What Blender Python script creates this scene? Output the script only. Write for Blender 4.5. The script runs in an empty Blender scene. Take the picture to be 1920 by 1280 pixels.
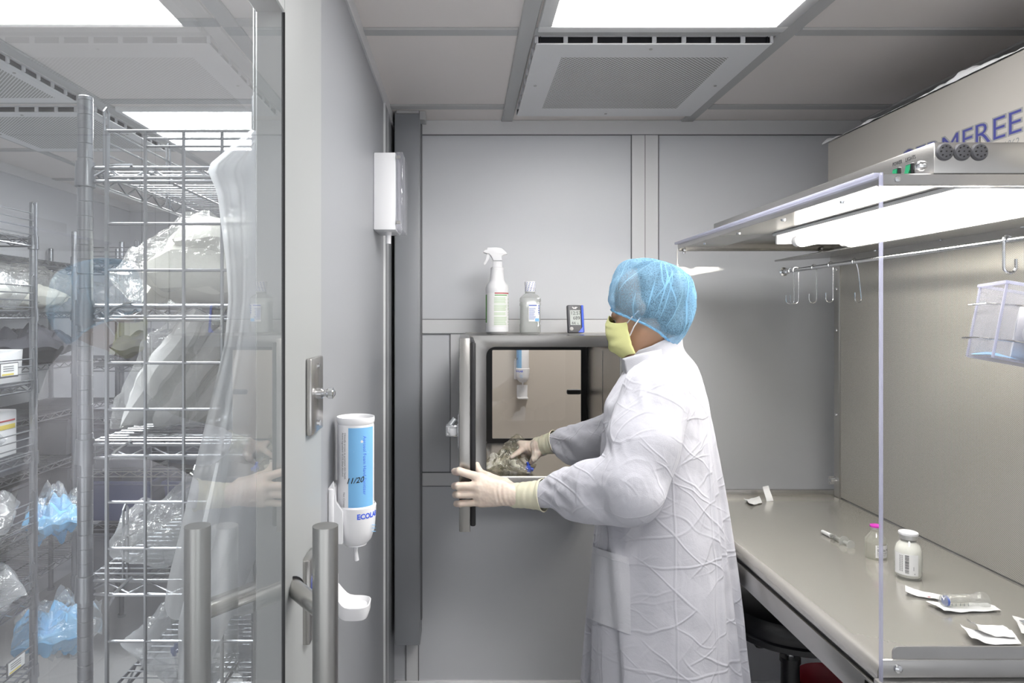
import bpy, bmesh, math, random
import numpy as np
from mathutils import Vector, Matrix, noise as mn
from mathutils.bvhtree import BVHTree

S = bpy.context.scene
COL = S.collection
F, U0, V0, E = 1280.0, 870.0, 593.0, 1.56      # focal length (px), vanishing point, eye height
PI = math.pi

def W(u, v, Y):
    """point at depth Y that lies on the given sight line"""
    return Vector(((u-U0)*Y/F, Y, E+(V0-v)*Y/F))
def R3(x, y, z):
    return Vector((x, y, E+z))

# ------------------------------------------------------------------ materials
MATS = {}
def newmat(name):
    m = bpy.data.materials.new(name); m.use_nodes = True
    nt = m.node_tree; nt.nodes.clear()
    out = nt.nodes.new('ShaderNodeOutputMaterial')
    MATS[name] = m
    return m, nt, out
def N(nt, t, **kw):
    n = nt.nodes.new(t)
    for k, v in kw.items():
        if k.startswith('_'): setattr(n, k[1:], v)
        else:
            n.inputs[k.replace('__', ' ')].default_value = v
    return n
def col4(c): return (c[0], c[1], c[2], 1.0)

def pbr(name, c, rough=.5, metal=0., bump=0., bscale=200., var=0., vscale=6., spec=.5, stretch=None, coat=0., sss=0., sheen=0., emis=0.):
    m, nt, out = newmat(name)
    b = nt.nodes.new('ShaderNodeBsdfPrincipled')
    b.inputs['Base Color'].default_value = col4(c)
    b.inputs['Roughness'].default_value = rough
    b.inputs['Metallic'].default_value = metal
    b.inputs['Specular IOR Level'].default_value = spec
    b.inputs['Coat Weight'].default_value = coat
    if sss:
        b.inputs['Subsurface Weight'].default_value = sss
        b.inputs['Subsurface Radius'].default_value = (1, .5, .3); b.inputs['Subsurface Scale'].default_value = .01
    if emis:
        b.inputs['Emission Color'].default_value = col4(c); b.inputs['Emission Strength'].default_value = emis
    nt.links.new(b.outputs[0], out.inputs[0])
    tc = nt.nodes.new('ShaderNodeTexCoord')
    mp = nt.nodes.new('ShaderNodeMapping'); nt.links.new(tc.outputs['Object'], mp.inputs[0])
    if stretch: mp.inputs['Scale'].default_value = stretch
    if var:
        nz = N(nt, 'ShaderNodeTexNoise', Scale=vscale, Detail=5.)
        nt.links.new(mp.outputs[0], nz.inputs['Vector'])
        mx = nt.nodes.new('ShaderNodeMix'); mx.data_type = 'RGBA'
        mx.inputs[6].default_value = col4([x*(1-var) for x in c]); mx.inputs[7].default_value = col4([min(1, x*(1+var)) for x in c])
        nt.links.new(nz.outputs['Fac'], mx.inputs[0]); nt.links.new(mx.outputs[2], b.inputs['Base Color'])
        mr = nt.nodes.new('ShaderNodeMapRange'); mr.inputs['To Min'].default_value = max(0.02, rough*(1-var*1.5)); mr.inputs['To Max'].default_value = min(1, rough*(1+var*1.5))
        nt.links.new(nz.outputs['Fac'], mr.inputs[0]); nt.links.new(mr.outputs[0], b.inputs['Roughness'])
    if bump:
        nb = N(nt, 'ShaderNodeTexNoise', Scale=bscale, Detail=3.)
        nt.links.new(mp.outputs[0], nb.inputs['Vector'])
        bp = N(nt, 'ShaderNodeBump', Strength=bump, Distance=.002)
        nt.links.new(nb.outputs['Fac'], bp.inputs['Height']); nt.links.new(bp.outputs[0], b.inputs['Normal'])
    return m

def schlick(nt, f0, power=5.):
    g = nt.nodes.new('ShaderNodeNewGeometry')
    d = nt.nodes.new('ShaderNodeVectorMath'); d.operation = 'DOT_PRODUCT'
    nt.links.new(g.outputs['Incoming'], d.inputs[0]); nt.links.new(g.outputs['Normal'], d.inputs[1])
    def M(op, a, b=None):
        n = nt.nodes.new('ShaderNodeMath'); n.operation = op
        for i, x in enumerate((a, b)):
            if x is None: continue
            if isinstance(x, (int, float)): n.inputs[i].default_value = x
            else: nt.links.new(x, n.inputs[i])
        return n.outputs[0]
    c = M('ABSOLUTE', d.outputs['Value'])
    p = M('POWER', M('SUBTRACT', 1., c), power)
    return M('ADD', M('MULTIPLY', p, 1-f0), f0)

def pane_mat(name, tint=(.97, .98, .98), f0=.045, rough=.0, haze=0., hazecol=(.9, .9, .92), bump=0., bscale=30., power=5.):
    """thin clear sheet: what is behind it shows through, what is before it is mirrored by Fresnel"""
    m, nt, out = newmat(name)
    tr = N(nt, 'ShaderNodeBsdfTransparent', Color=col4(tint))
    gl = N(nt, 'ShaderNodeBsdfGlossy', Roughness=rough, Color=(1, 1, 1, 1))
    mx = nt.nodes.new('ShaderNodeMixShader')
    nt.links.new(schlick(nt, f0, power), mx.inputs[0]); nt.links.new(tr.outputs[0], mx.inputs[1]); nt.links.new(gl.outputs[0], mx.inputs[2])
    last = mx
    if haze:
        df = N(nt, 'ShaderNodeBsdfDiffuse', Color=col4(hazecol)); tl = N(nt, 'ShaderNodeBsdfTranslucent', Color=col4(hazecol))
        m1 = nt.nodes.new('ShaderNodeMixShader'); m1.inputs[0].default_value = .45
        nt.links.new(df.outputs[0], m1.inputs[1]); nt.links.new(tl.outputs[0], m1.inputs[2])
        m2 = nt.nodes.new('ShaderNodeMixShader'); m2.inputs[0].default_value = haze
        nt.links.new(mx.outputs[0], m2.inputs[1]); nt.links.new(m1.outputs[0], m2.inputs[2]); last = m2
    if bump:
        tc = nt.nodes.new('ShaderNodeTexCoord')
        nb = N(nt, 'ShaderNodeTexNoise', Scale=bscale, Detail=4.)
        nt.links.new(tc.outputs['Object'], nb.inputs['Vector'])
        bp = N(nt, 'ShaderNodeBump', Strength=bump, Distance=.01)
        nt.links.new(nb.outputs['Fac'], bp.inputs['Height']); nt.links.new(bp.outputs[0], gl.inputs['Normal'])
    nt.links.new(last.outputs[0], out.inputs[0])
    return m

def cloth_mat(name, c, see=0., transl=.25, bump=.3, bscale=400., rough=.85, fibre=0., fibre_scale=60., big=0., crease=0., folds=()):
    """non-woven cloth: diffuse + translucent, optionally partly see-through in a fibrous pattern"""
    m, nt, out = newmat(name)
    df = N(nt, 'ShaderNodeBsdfDiffuse', Color=col4(c), Roughness=rough); tl = N(nt, 'ShaderNodeBsdfTranslucent', Color=col4(c))
    m1 = nt.nodes.new('ShaderNodeMixShader'); m1.inputs[0].default_value = transl
    nt.links.new(df.outputs[0], m1.inputs[1]); nt.links.new(tl.outputs[0], m1.inputs[2])
    tc = nt.nodes.new('ShaderNodeTexCoord')
    nb = N(nt, 'ShaderNodeTexNoise', Scale=bscale, Detail=2.)
    nt.links.new(tc.outputs['Object'], nb.inputs['Vector'])
    bp = N(nt, 'ShaderNodeBump', Strength=bump, Distance=.0015)
    nt.links.new(nb.outputs['Fac'], bp.inputs['Height'])
    nrm = bp.outputs[0]
    if big:
        n2 = N(nt, 'ShaderNodeTexNoise', Scale=22., Detail=6., Roughness=.6, Distortion=1.2)
        nt.links.new(tc.outputs['Object'], n2.inputs['Vector'])
        b2 = N(nt, 'ShaderNodeBump', Strength=big, Distance=.012)
        nt.links.new(n2.outputs['Fac'], b2.inputs['Height']); nt.links.new(bp.outputs[0], b2.inputs['Normal']); nrm = b2.outputs[0]
    if crease:
        def M(op, a, b_=None, c_=None):
            n = nt.nodes.new('ShaderNodeMath'); n.operation = op
            for i, x in enumerate((a, b_, c_)):
                if x is None: continue
                if isinstance(x, (int, float)): n.inputs[i].default_value = x
                else: nt.links.new(x, n.inputs[i])
            return n.outputs[0]
        wn = N(nt, 'ShaderNodeTexNoise', Scale=7., Detail=1.); nt.links.new(tc.outputs['Object'], wn.inputs['Vector'])
        vm = nt.nodes.new('ShaderNodeVectorMath'); vm.operation = 'MULTIPLY_ADD'; vm.inputs[1].default_value = (.055, .055, .055)
        nt.links.new(wn.outputs['Color'], vm.inputs[0]); nt.links.new(tc.outputs['Object'], vm.inputs[2])
        tot = None; rg_ = random.Random(11)
        # long straight creases running several ways, each fading in and out, between nearly flat facets
        for i in range(11):
            dv = Vector((rg_.gauss(0, 1), rg_.gauss(0, 1), rg_.gauss(0, 1))).normalized(); fq = rg_.uniform(5., 15.)
            dt = nt.nodes.new('ShaderNodeVectorMath'); dt.operation = 'DOT_PRODUCT'; dt.inputs[1].default_value = dv*fq
            nt.links.new(vm.outputs[0], dt.inputs[0])
            mk = N(nt, 'ShaderNodeTexNoise', Scale=5.5, Detail=1.); of = nt.nodes.new('ShaderNodeVectorMath'); of.inputs[1].default_value = (i*3.7, i*1.9, -i*2.3)
            nt.links.new(tc.outputs['Object'], of.inputs[0]); nt.links.new(of.outputs[0], mk.inputs['Vector'])
            t1 = M('MULTIPLY', M('ABSOLUTE', M('SUBTRACT', M('FRACT', M('ADD', dt.outputs['Value'], rg_.random())), .5)), 2.)      # 0 on the crease
            k1 = M('MINIMUM', M('MULTIPLY', M('MAXIMUM', M('SUBTRACT', mk.outputs['Fac'], .50), 0.), 7.), 1.)
            r1 = M('MAXIMUM', M('SUBTRACT', 1., M('DIVIDE', t1, .016*fq*.5)), 0.)
            h1 = M('MULTIPLY', M('SUBTRACT', M('MULTIPLY', r1, .42), M('MULTIPLY', t1, 6./fq)), k1)
            tot = h1 if tot is None else M('ADD', tot, h1)
        if folds:
            sp = nt.nodes.new('ShaderNodeSeparateXYZ'); nt.links.new(tc.outputs['Object'], sp.inputs[0])
            for z0, wv in folds:
                d_ = M('ABSOLUTE', M('ADD', M('SUBTRACT', sp.outputs['Z'], z0+1.56), M('MULTIPLY', M('SUBTRACT', wn.outputs['Fac'], .5), wv*2)))
                tot = M('ADD', tot, M('MULTIPLY', M('MAXIMUM', M('SUBTRACT', 1., M('DIVIDE', d_, .005)), 0.), .45))
            # upright pressing fold on the near side and one further back
            for x0, sl in ((-.035, .0), (.085, .06)):
                d_ = M('ABSOLUTE', M('ADD', M('SUBTRACT', sp.outputs['X'], x0), M('MULTIPLY', M('SUBTRACT', wn.outputs['Fac'], .5), .03)))
                r_ = M('MAXIMUM', M('SUBTRACT', 1., M('DIVIDE', d_, .0045)), 0.)
                tot = M('ADD', tot, M('MULTIPLY', M('MULTIPLY', r_, M('LESS_THAN', sp.outputs['Y'], -.05)), M('MULTIPLY', M('LESS_THAN', sp.outputs['Z'], 1.16), .45)))
        b3 = N(nt, 'ShaderNodeBump', Strength=crease, Distance=.007)
        nt.links.new(tot, b3.inputs['Height']); nt.links.new(nrm, b3.inputs['Normal']); nrm = b3.outputs[0]
    nt.links.new(nrm, df.inputs['Normal']); nt.links.new(nrm, tl.inputs['Normal'])
    last = m1
    if see:
        tr = N(nt, 'ShaderNodeBsdfTransparent', Color=col4([.55+.45*x for x in c]))
        m2 = nt.nodes.new('ShaderNodeMixShader'); m2.inputs[0].default_value = see
        nt.links.new(m1.outputs[0], m2.inputs[1]); nt.links.new(tr.outputs[0], m2.inputs[2]); last = m2
        if fibre:
            nf = N(nt, 'ShaderNodeTexNoise', Scale=fibre_scale, Detail=6., Roughness=.75, Distortion=.6)
            nt.links.new(tc.outputs['Object'], nf.inputs['Vector'])
            mr = nt.nodes.new('ShaderNodeMapRange'); mr.inputs['From Min'].default_value = .35; mr.inputs['From Max'].default_value = .65
            mr.inputs['To Min'].default_value = max(0, see-fibre); mr.inputs['To Max'].default_value = min(1, see+fibre)
            nt.links.new(nf.outputs['Fac'], mr.inputs[0]); nt.links.new(mr.outputs[0], m2.inputs[0])
    nt.links.new(last.outputs[0], out.inputs[0])
    return m

def perf_mat(name, base, metal, rough, pitch, axes, hole=.3, dark=(.05, .05, .05), area=None):
    """sheet punched with staggered round holes; axes = the two object axes of the sheet"""
    m, nt, out = newmat(name)
    b = N(nt, 'ShaderNodeBsdfPrincipled', Roughness=rough, Metallic=metal)
    tc = nt.nodes.new('ShaderNodeTexCoord')
    sp = nt.nodes.new('ShaderNodeSeparateXYZ'); nt.links.new(tc.outputs['Object'], sp.inputs[0])
    def M(op, a, b_=None):
        n = nt.nodes.new('ShaderNodeMath'); n.operation = op
        for i, x in enumerate((a, b_)):
            if x is None: continue
            if isinstance(x, (int, float)): n.inputs[i].default_value = x
            else: nt.links.new(x, n.inputs[i])
        return n.outputs[0]
    p, q = sp.outputs[axes[0]], sp.outputs[axes[1]]
    def lattice(off):
        a = M('SUBTRACT', M('FRACT', M('ADD', M('DIVIDE', p, pitch), off)), .5)
        c = M('SUBTRACT', M('FRACT', M('ADD', M('DIVIDE', q, pitch), off)), .5)
        return M('SQRT', M('ADD', M('MULTIPLY', a, a), M('MULTIPLY', c, c)))
    d = M('MINIMUM', lattice(0.), lattice(.5))
    k = M('LESS_THAN', d, hole)
    if area:
        (x0, x1), (y0, y1) = area
        for ax, lo, hi in ((p, x0, x1), (q, y0, y1)):
            k = M('MULTIPLY', k, M('GREATER_THAN', ax, lo)); k = M('MULTIPLY', k, M('LESS_THAN', ax, hi))
    mx = nt.nodes.new('ShaderNodeMix'); mx.data_type = 'RGBA'
    mx.inputs[6].default_value = col4(base); mx.inputs[7].default_value = col4(dark)
    nt.links.new(k, mx.inputs[0]); nt.links.new(mx.outputs[2], b.inputs['Base Color'])
    nt.links.new(b.outputs[0], out.inputs[0])
    return m

def emis_mat(name, c, s):
    m, nt, out = newmat(name)
    e = N(nt, 'ShaderNodeEmission', Color=col4(c), Strength=s); nt.links.new(e.outputs[0], out.inputs[0])
    return m

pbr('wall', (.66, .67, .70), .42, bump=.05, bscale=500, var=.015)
pbr('wall_grey', (.30, .31, .33), .4, bump=.04, bscale=500)  # casing's own grey; the left wall's weaker light is painted in with it
pbr('trim', (.74, .74, .75), .4)
pbr('seam', (.16, .16, .17), .6)
pbr('jamb', (.36, .373, .373), .38)
pbr('tile', (.86, .81, .785), .6, bump=.08, bscale=300)
pbr('gridbar', (.50, .50, .50), .5)
pbr('lightframe', (.80, .80, .80), .35)
pbr('floor', (.38, .38, .38), .35, var=.12, vscale=90)
pbr('corridor', (.56, .51, .45), .6)
pbr('steel', (.50, .49, .475), .27, .92, var=.02, vscale=30, stretch=(1, 1, .15))
pbr('steel_box', (.40, .39, .375), .27, .92, var=.02, vscale=30, stretch=(1, 1, .15))
pbr('steel_top', (.63, .61, .565), .22, .70, var=.04, vscale=20, stretch=(8, .5, 8))
pbr('steel_dark', (.46, .45, .44), .34, .8, var=.06, vscale=14)
pbr('cabinet', (.50, .475, .44), .42, .35, var=.03, vscale=8)
pbr('steel_vert', (.44, .435, .42), .32, 1., var=.08, vscale=60, stretch=(1, 1, .03))
pbr('chrome', (.72, .73, .75), .16, 1.)
pbr('wire', (.31, .32, .34), .30, 1.)
pbr('fill_plate', (.62, .60, .56), .22, .45)
pbr('white', (.82, .82, .84), .35)
pbr('white_soft', (.84, .84, .86), .5)
pbr('paper', (.86, .86, .86), .7, bump=.1, bscale=120)
pbr('black', (.012, .012, .014), .35)
pbr('vinyl', (.010, .010, .012), .32, bump=.15, bscale=300)
pbr('rubber', (.02, .02, .022), .6)
pbr('grey_plastic', (.10, .10, .11), .45)
pbr('bin_grey', (.09, .09, .11), .5)
pbr('navy', (.03, .04, .12), .5)
pbr('blue', (.05, .12, .72), .35)
pbr('logo_blue', (.05, .055, .22), .4)
pbr('logo_grey', (.26, .26, .26), .4)
pbr('print_blue', (.06, .12, .45), .5)
pbr('print_grey', (.22, .23, .24), .6)
pbr('print_black', (.02, .02, .025), .5)
pbr('print_green', (.42, .58, .34), .6)
pbr('print_white', (.8, .8, .8), .5)
pbr('green', (.12, .38, .08), .5)
pbr('red', (.45, .05, .05), .5)
pbr('crimson', (.35, .015, .03), .4)
pbr('label_blue', (.20, .48, .80), .5)
pbr('lcd', (.38, .42, .41), .3)
pbr('switch_green', (.01, .16, .07), .15, coat=.5)
pbr('magenta', (.62, .05, .48), .35)
pbr('aluminium', (.70, .70, .70), .3, 1.)
pbr('cream', (.84, .83, .76), .75, bump=.2, bscale=60)
pbr('folded_white', (.84, .84, .85), .75, bump=.3, bscale=80)
pbr('powder', (.93, .93, .91), .8)
pbr('glove', (.74, .62, .53), .5, bump=.10, bscale=160, sss=.15)
pbr('glove_cuff', (.76, .73, .56), .6, bump=.12, bscale=160, sss=.1)
pbr('skin', (.39, .225, .14), .5, bump=.06, bscale=250, sss=.12, var=.06, vscale=40)
pbr('hair', (.012, .010, .010), .5, bump=.6, bscale=90)
pbr('eye_white', (.6, .57, .55), .2)
pbr('scrubs', (.18, .28, .42), .8)
pbr('blue_cloth', (.22, .50, .80), .8, bump=.6, bscale=70)
pbr('tape', (.62, .62, .64), .5)
pbr('yellow', (.75, .6, .1), .5)
pbr('fan', (.03, .03, .032), .5)
cloth_mat('gown', (.60, .60, .65), transl=.10, bump=.25, bscale=420, big=.12, crease=.55, folds=((-.655, .02), (-.93, .02)))
cloth_mat('pocket', (.66, .66, .70), transl=.1, bump=.3, bscale=500, big=.25)
cloth_mat('collar', (.66, .66, .70), transl=.15, bump=.3, bscale=500, big=.1)
cloth_mat('cap', (.33, .57, .76), see=.56, transl=.3, bump=.25, bscale=300, fibre=.20, fibre_scale=320)
cloth_mat('cap_fold', (.38, .66, .86), see=.42, transl=.3, bump=.3)
cloth_mat('cap_band', (.42, .72, .90), see=.12, transl=.3, bump=.5)
cloth_mat('mask', (.78, .78, .40), transl=.2, bump=.25, bscale=500)
cloth_mat('drape', (.88, .89, .91), see=.22, transl=.5, bump=.3)
pane_mat('glass', (.93, .955, .95), f0=.09, haze=.05, power=4.0)  # white haze mixed in to stand for the veil of reflections
pane_mat('acrylic', (.97, .975, .98), f0=.03, haze=.012)
pane_mat('acrylic_side', (.92, .92, .91), f0=.018, rough=.02, haze=.05, hazecol=(.7, .69, .66))
pane_mat('acrylic_edge', (.86, .87, .94), f0=.08, haze=.40, hazecol=(.72, .73, .87))
pane_mat('clear_box', (.95, .95, .97), f0=.08, haze=.12, hazecol=(.85, .85, .92), rough=.05)
pane_mat('film', (.92, .93, .94), f0=.12, rough=.12, haze=.24, hazecol=(.94, .95, .97), bump=.9, bscale=45.)
pane_mat('film_thin', (.96, .965, .96), f0=.10, rough=.08, haze=.08, hazecol=(.94, .95, .93), bump=.9, bscale=60.)
pane_mat('film_amber', (.97, .96, .90), f0=.14, rough=.08, haze=.10, hazecol=(.88, .86, .72), bump=.9, bscale=70.)
pane_mat('film_blue', (.62, .80, .96), f0=.10, rough=.1, haze=.3, hazecol=(.35, .60, .86), bump=.9, bscale=60.)
pane_mat('bottle_clear', (.90, .91, .90), f0=.10, rough=.08, haze=.30, hazecol=(.93, .94, .93))
pane_mat('vial_glass', (.97, .97, .94), f0=.10, rough=.04, haze=.22, hazecol=(.92, .92, .86))
pane_mat('window_pane', (.93, .92, .90), f0=.055)
emis_mat('panel_light', (1., .985, .965), 17.)
emis_mat('store_light', (.97, .985, 1.), 29.)
emis_mat('tube_light', (1., .95, .86), 34.)
perf_mat('perf_steel', (.74, .72, .67), .40, .40, .0046, ('Y', 'Z'), .28, (.20, .195, .18))
perf_mat('perf_white', (.84, .84, .85), 0., .4, .0135, ('X', 'Y'), .28, (.16, .16, .14), area=((-.25, .25), (-.25, .25)))

# ------------------------------------------------------------------ mesh builder
class MB:
    def __init__(s): s.v = []; s.f = []
    def add(s, vs, fs):
        o = len(s.v); s.v += [tuple(x) for x in vs]; s.f += [tuple(i+o for i in f) for f in fs]; return s
    def box(s, a, b, M=None):
        x0, y0, z0 = [min(p, q) for p, q in zip(a, b)]; x1, y1, z1 = [max(p, q) for p, q in zip(a, b)]
        vs = [Vector(p) for p in ((x0,y0,z0),(x1,y0,z0),(x1,y1,z0),(x0,y1,z0),(x0,y0,z1),(x1,y0,z1),(x1,y1,z1),(x0,y1,z1))]
        if M: vs = [M @ p for p in vs]
        return s.add(vs, [(0,3,2,1),(4,5,6,7),(0,1,5,4),(1,2,6,5),(2,3,7,6),(3,0,4,7)])
    def rbox(s, a, b, r=.004, seg=2, M=None):
        bm = bmesh.new(); bmesh.ops.create_cube(bm, size=1)
        c = [(p+q)/2 for p, q in zip(a, b)]; d = [abs(q-p) for p, q in zip(a, b)]
        for v in bm.verts: v.co = Vector((c[0]+v.co.x*d[0], c[1]+v.co.y*d[1], c[2]+v.co.z*d[2]))
        bmesh.ops.bevel(bm, geom=bm.edges[:], offset=min(r, min(d)*.49), segments=seg, profile=.5, affect='EDGES')
        return s.addbm(bm, M)
    def addbm(s, bm, M=None):
        bm.verts.index_update()
        vs = [(M @ v.co if M else v.co.copy()) for v in bm.verts]; fs = [tuple(v.index for v in f.verts) for f in bm.faces]
        bm.free(); return s.add(vs, fs)
    def rings(s, rings, cap=True, closed=False):
        n = len(rings[0]); vs = [p for r in rings for p in r]; fs = []
        m = len(rings)
        for i in range(m if closed else m-1):
            a, b = i*n, ((i+1) % m)*n
            for j in range(n):
                k = (j+1) % n; fs.append((a+j, a+k, b+k, b+j))
        if cap and not closed: fs.append(tuple(range(n-1, -1, -1))); fs.append(tuple(range((m-1)*n, m*n)))
        return s.add(vs, fs)
    def cyl(s, p0, p1, r, r2=None, seg=12, cap=True):
        return s.tube([p0, p1], [r, r if r2 is None else r2], seg, cap)
    def tube(s, pts, r, seg=8, cap=True, closed=False):
        pts = [Vector(p) for p in pts]; n = len(pts)
        rr = r if isinstance(r, (list, tuple)) else [r]*n
        rings = []; up = None
        for i, p in enumerate(pts):
            if closed: t = pts[(i+1) % n]-pts[i-1]
            else: t = pts[min(i+1, n-1)]-pts[max(i-1, 0)]
            t = t.normalized() if t.length > 1e-9 else Vector((0, 0, 1))
            if up is None:
                up = Vector((0, 0, 1)) if abs(t.z) < .9 else Vector((1, 0, 0))
            a = (up - t*up.dot(t))
            a = a.normalized() if a.length > 1e-6 else t.orthogonal().normalized()
            b = t.cross(a); up = a
            rings.append([p+(a*math.cos(2*PI*k/seg)+b*math.sin(2*PI*k/seg))*rr[i] for k in range(seg)])
        return s.rings(rings, cap, closed)
    def lathe(s, prof, c=(0, 0, 0), seg=32, axis='Z', sx=1., sy=1., M=None):
        rings = []
        for r, h in prof:
            ring = []
            for k in range(seg):
                a = 2*PI*k/seg
                p = Vector((r*math.cos(a)*sx, r*math.sin(a)*sy, h))
                if axis == 'Y': p = Vector((p.x, p.z, -p.y))
                if axis == 'X': p = Vector((p.z, p.y, -p.x))
                if M: p = M @ p
                ring.append(p+Vector(c))
            rings.append(ring)
        return s.rings(rings)
    def grid(s, fn, nu, nv, wrap=False):
        vs = [fn(i/(nu if wrap else nu-1), j/(nv-1)) for j in range(nv) for i in range(nu)]; fs = []
        for j in range(nv-1):
            for i in range(nu if wrap else nu-1):
                k = (i+1) % nu
                fs.append((j*nu+i, j*nu+k, (j+1)*nu+k, (j+1)*nu+i))
        return s.add(vs, fs)
    def prism(s, poly, to3, d):
        """poly: list of 2-D points, to3(x, y, t) -> 3-D, extruded t 0..d"""
        n = len(poly); vs = [to3(x, y, 0) for x, y in poly]+[to3(x, y, d) for x, y in poly]
        fs = [tuple(range(n-1, -1, -1)), tuple(range(n, 2*n))]+[(i, (i+1) % n, n+(i+1) % n, n+i) for i in range(n)]
        return s.add(vs, fs)
    def disp(s, fn): s.v = [tuple(fn(Vector(p))) for p in s.v]; return s
    def xf(s, M): s.v = [tuple(M @ Vector(p)) for p in s.v]; return s

def link(name, v, f, mat, parent=None, loc=None, smooth=True, angle=35):
    me = bpy.data.meshes.new(name)
    o = bpy.data.objects.new(name, me); COL.objects.link(o)
    base = Vector(loc) if loc is not None else Vector((0, 0, 0))
    wbase = base.copy()
    if parent is not None:
        o.parent = parent; q = parent; pw = Vector((0, 0, 0))
        while q is not None: pw += q.location; q = q.parent
        wbase = pw if loc is None else base
        o.location = wbase-pw
    else: o.location = wbase
    arr = np.asarray(v, dtype=np.float64).reshape(-1, 3)-np.array(wbase)
    me.from_pydata(arr.tolist(), [], [tuple(x) for x in f]); me.validate(); me.update()
    me.materials.append(MATS[mat])
    if smooth:
        me.polygons.foreach_set('use_smooth', [True]*len(me.polygons))
        if angle: me.set_sharp_from_angle(angle=math.radians(angle))
    return o
def obj(name, mb, mat, parent=None, loc=None, smooth=True, angle=35, label=None):
    o = link(name, mb.v, mb.f, mat, parent, loc, smooth, angle)
    if label: o['label'] = label
    return o
def tag(o, label, cat, group=None, kind=None):
    o['label'] = label; o['category'] = cat
    if group: o['group'] = group
    if kind: o['kind'] = kind
    return o
def thing(name, label, cat, loc=(0, 0, 0), group=None):
    o = bpy.data.objects.new(name, None); COL.objects.link(o); o.location = loc; o.empty_display_size = .05
    return tag(o, label, cat, group)
def struct(name, mb, mat, parent=None, label=None, smooth=True):
    o = obj(name, mb, mat, parent, smooth=smooth)
    if parent is None: o['kind'] = 'structure'
    if label: o['label'] = label
    return o
def dup(root, loc, rotz=0., label=None, group=None):
    r = root.copy(); COL.objects.link(r); r.location = loc; r.rotation_euler = (0, 0, rotz)
    if label: r['label'] = label
    if group: r['group'] = group
    def rec(src, dst):
        for ch in list(src.children):
            if ch is dst: continue
            c = ch.copy(); COL.objects.link(c); c.parent = dst; rec(ch, c)
    rec(root, r)
    return r

def text_mb(s, size, origin, right, up, align='LEFT', width=None, extrude=0., offset=0., shear=0., lift=0.):
    """lettering as a mesh lying in the plane of right/up at origin"""
    cu = bpy.data.curves.new('t', 'FONT'); cu.body = s; cu.size = size; cu.align_x = align; cu.extrude = extrude; cu.offset = offset; cu.shear = shear
    cu.resolution_u = 3
    o = bpy.data.objects.new('t', cu); COL.objects.link(o)
    dg = bpy.context.evaluated_depsgraph_get(); me = bpy.data.meshes.new_from_object(o.evaluated_get(dg))
    vs = [v.co.copy() for v in me.vertices]; fs = [tuple(p.vertices) for p in me.polygons]
    bpy.data.objects.remove(o); bpy.data.curves.remove(cu); bpy.data.meshes.remove(me)
    right = Vector(right).normalized(); up = Vector(up).normalized(); nn = right.cross(up)
    k = 1.
    if width and vs:
        w = max(v.x for v in vs)-min(v.x for v in vs); k = width/w if w > 0 else 1
    mb = MB()
    if vs: mb.add([Vector(origin)+right*v.x*k+up*v.y+nn*(v.z+lift) for v in vs], fs)
    return mb

# ------------------------------------------------------------------ implicit surfaces
def obj_split(name, mb, mat, parent=None, loc=None, smooth=True, angle=35, label=None):
    """every separate piece of the builder becomes a mesh object of its own"""
    par = list(range(len(mb.v)))
    def find(i):
        while par[i] != i: par[i] = par[par[i]]; i = par[i]
        return i
    for f in mb.f:
        a = find(f[0])
        for i in f[1:]: par[find(i)] = a
    groups = {}
    for f in mb.f: groups.setdefault(find(f[0]), []).append(f)
    out = []
    for fs in groups.values():
        ids = sorted({i for f in fs for i in f}); mp = {j: k for k, j in enumerate(ids)}
        m2 = MB().add([mb.v[i] for i in ids], [tuple(mp[i] for i in f) for f in fs]); out.append(obj(name, m2, mat, parent, loc, smooth, angle, label))
    return out

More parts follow.
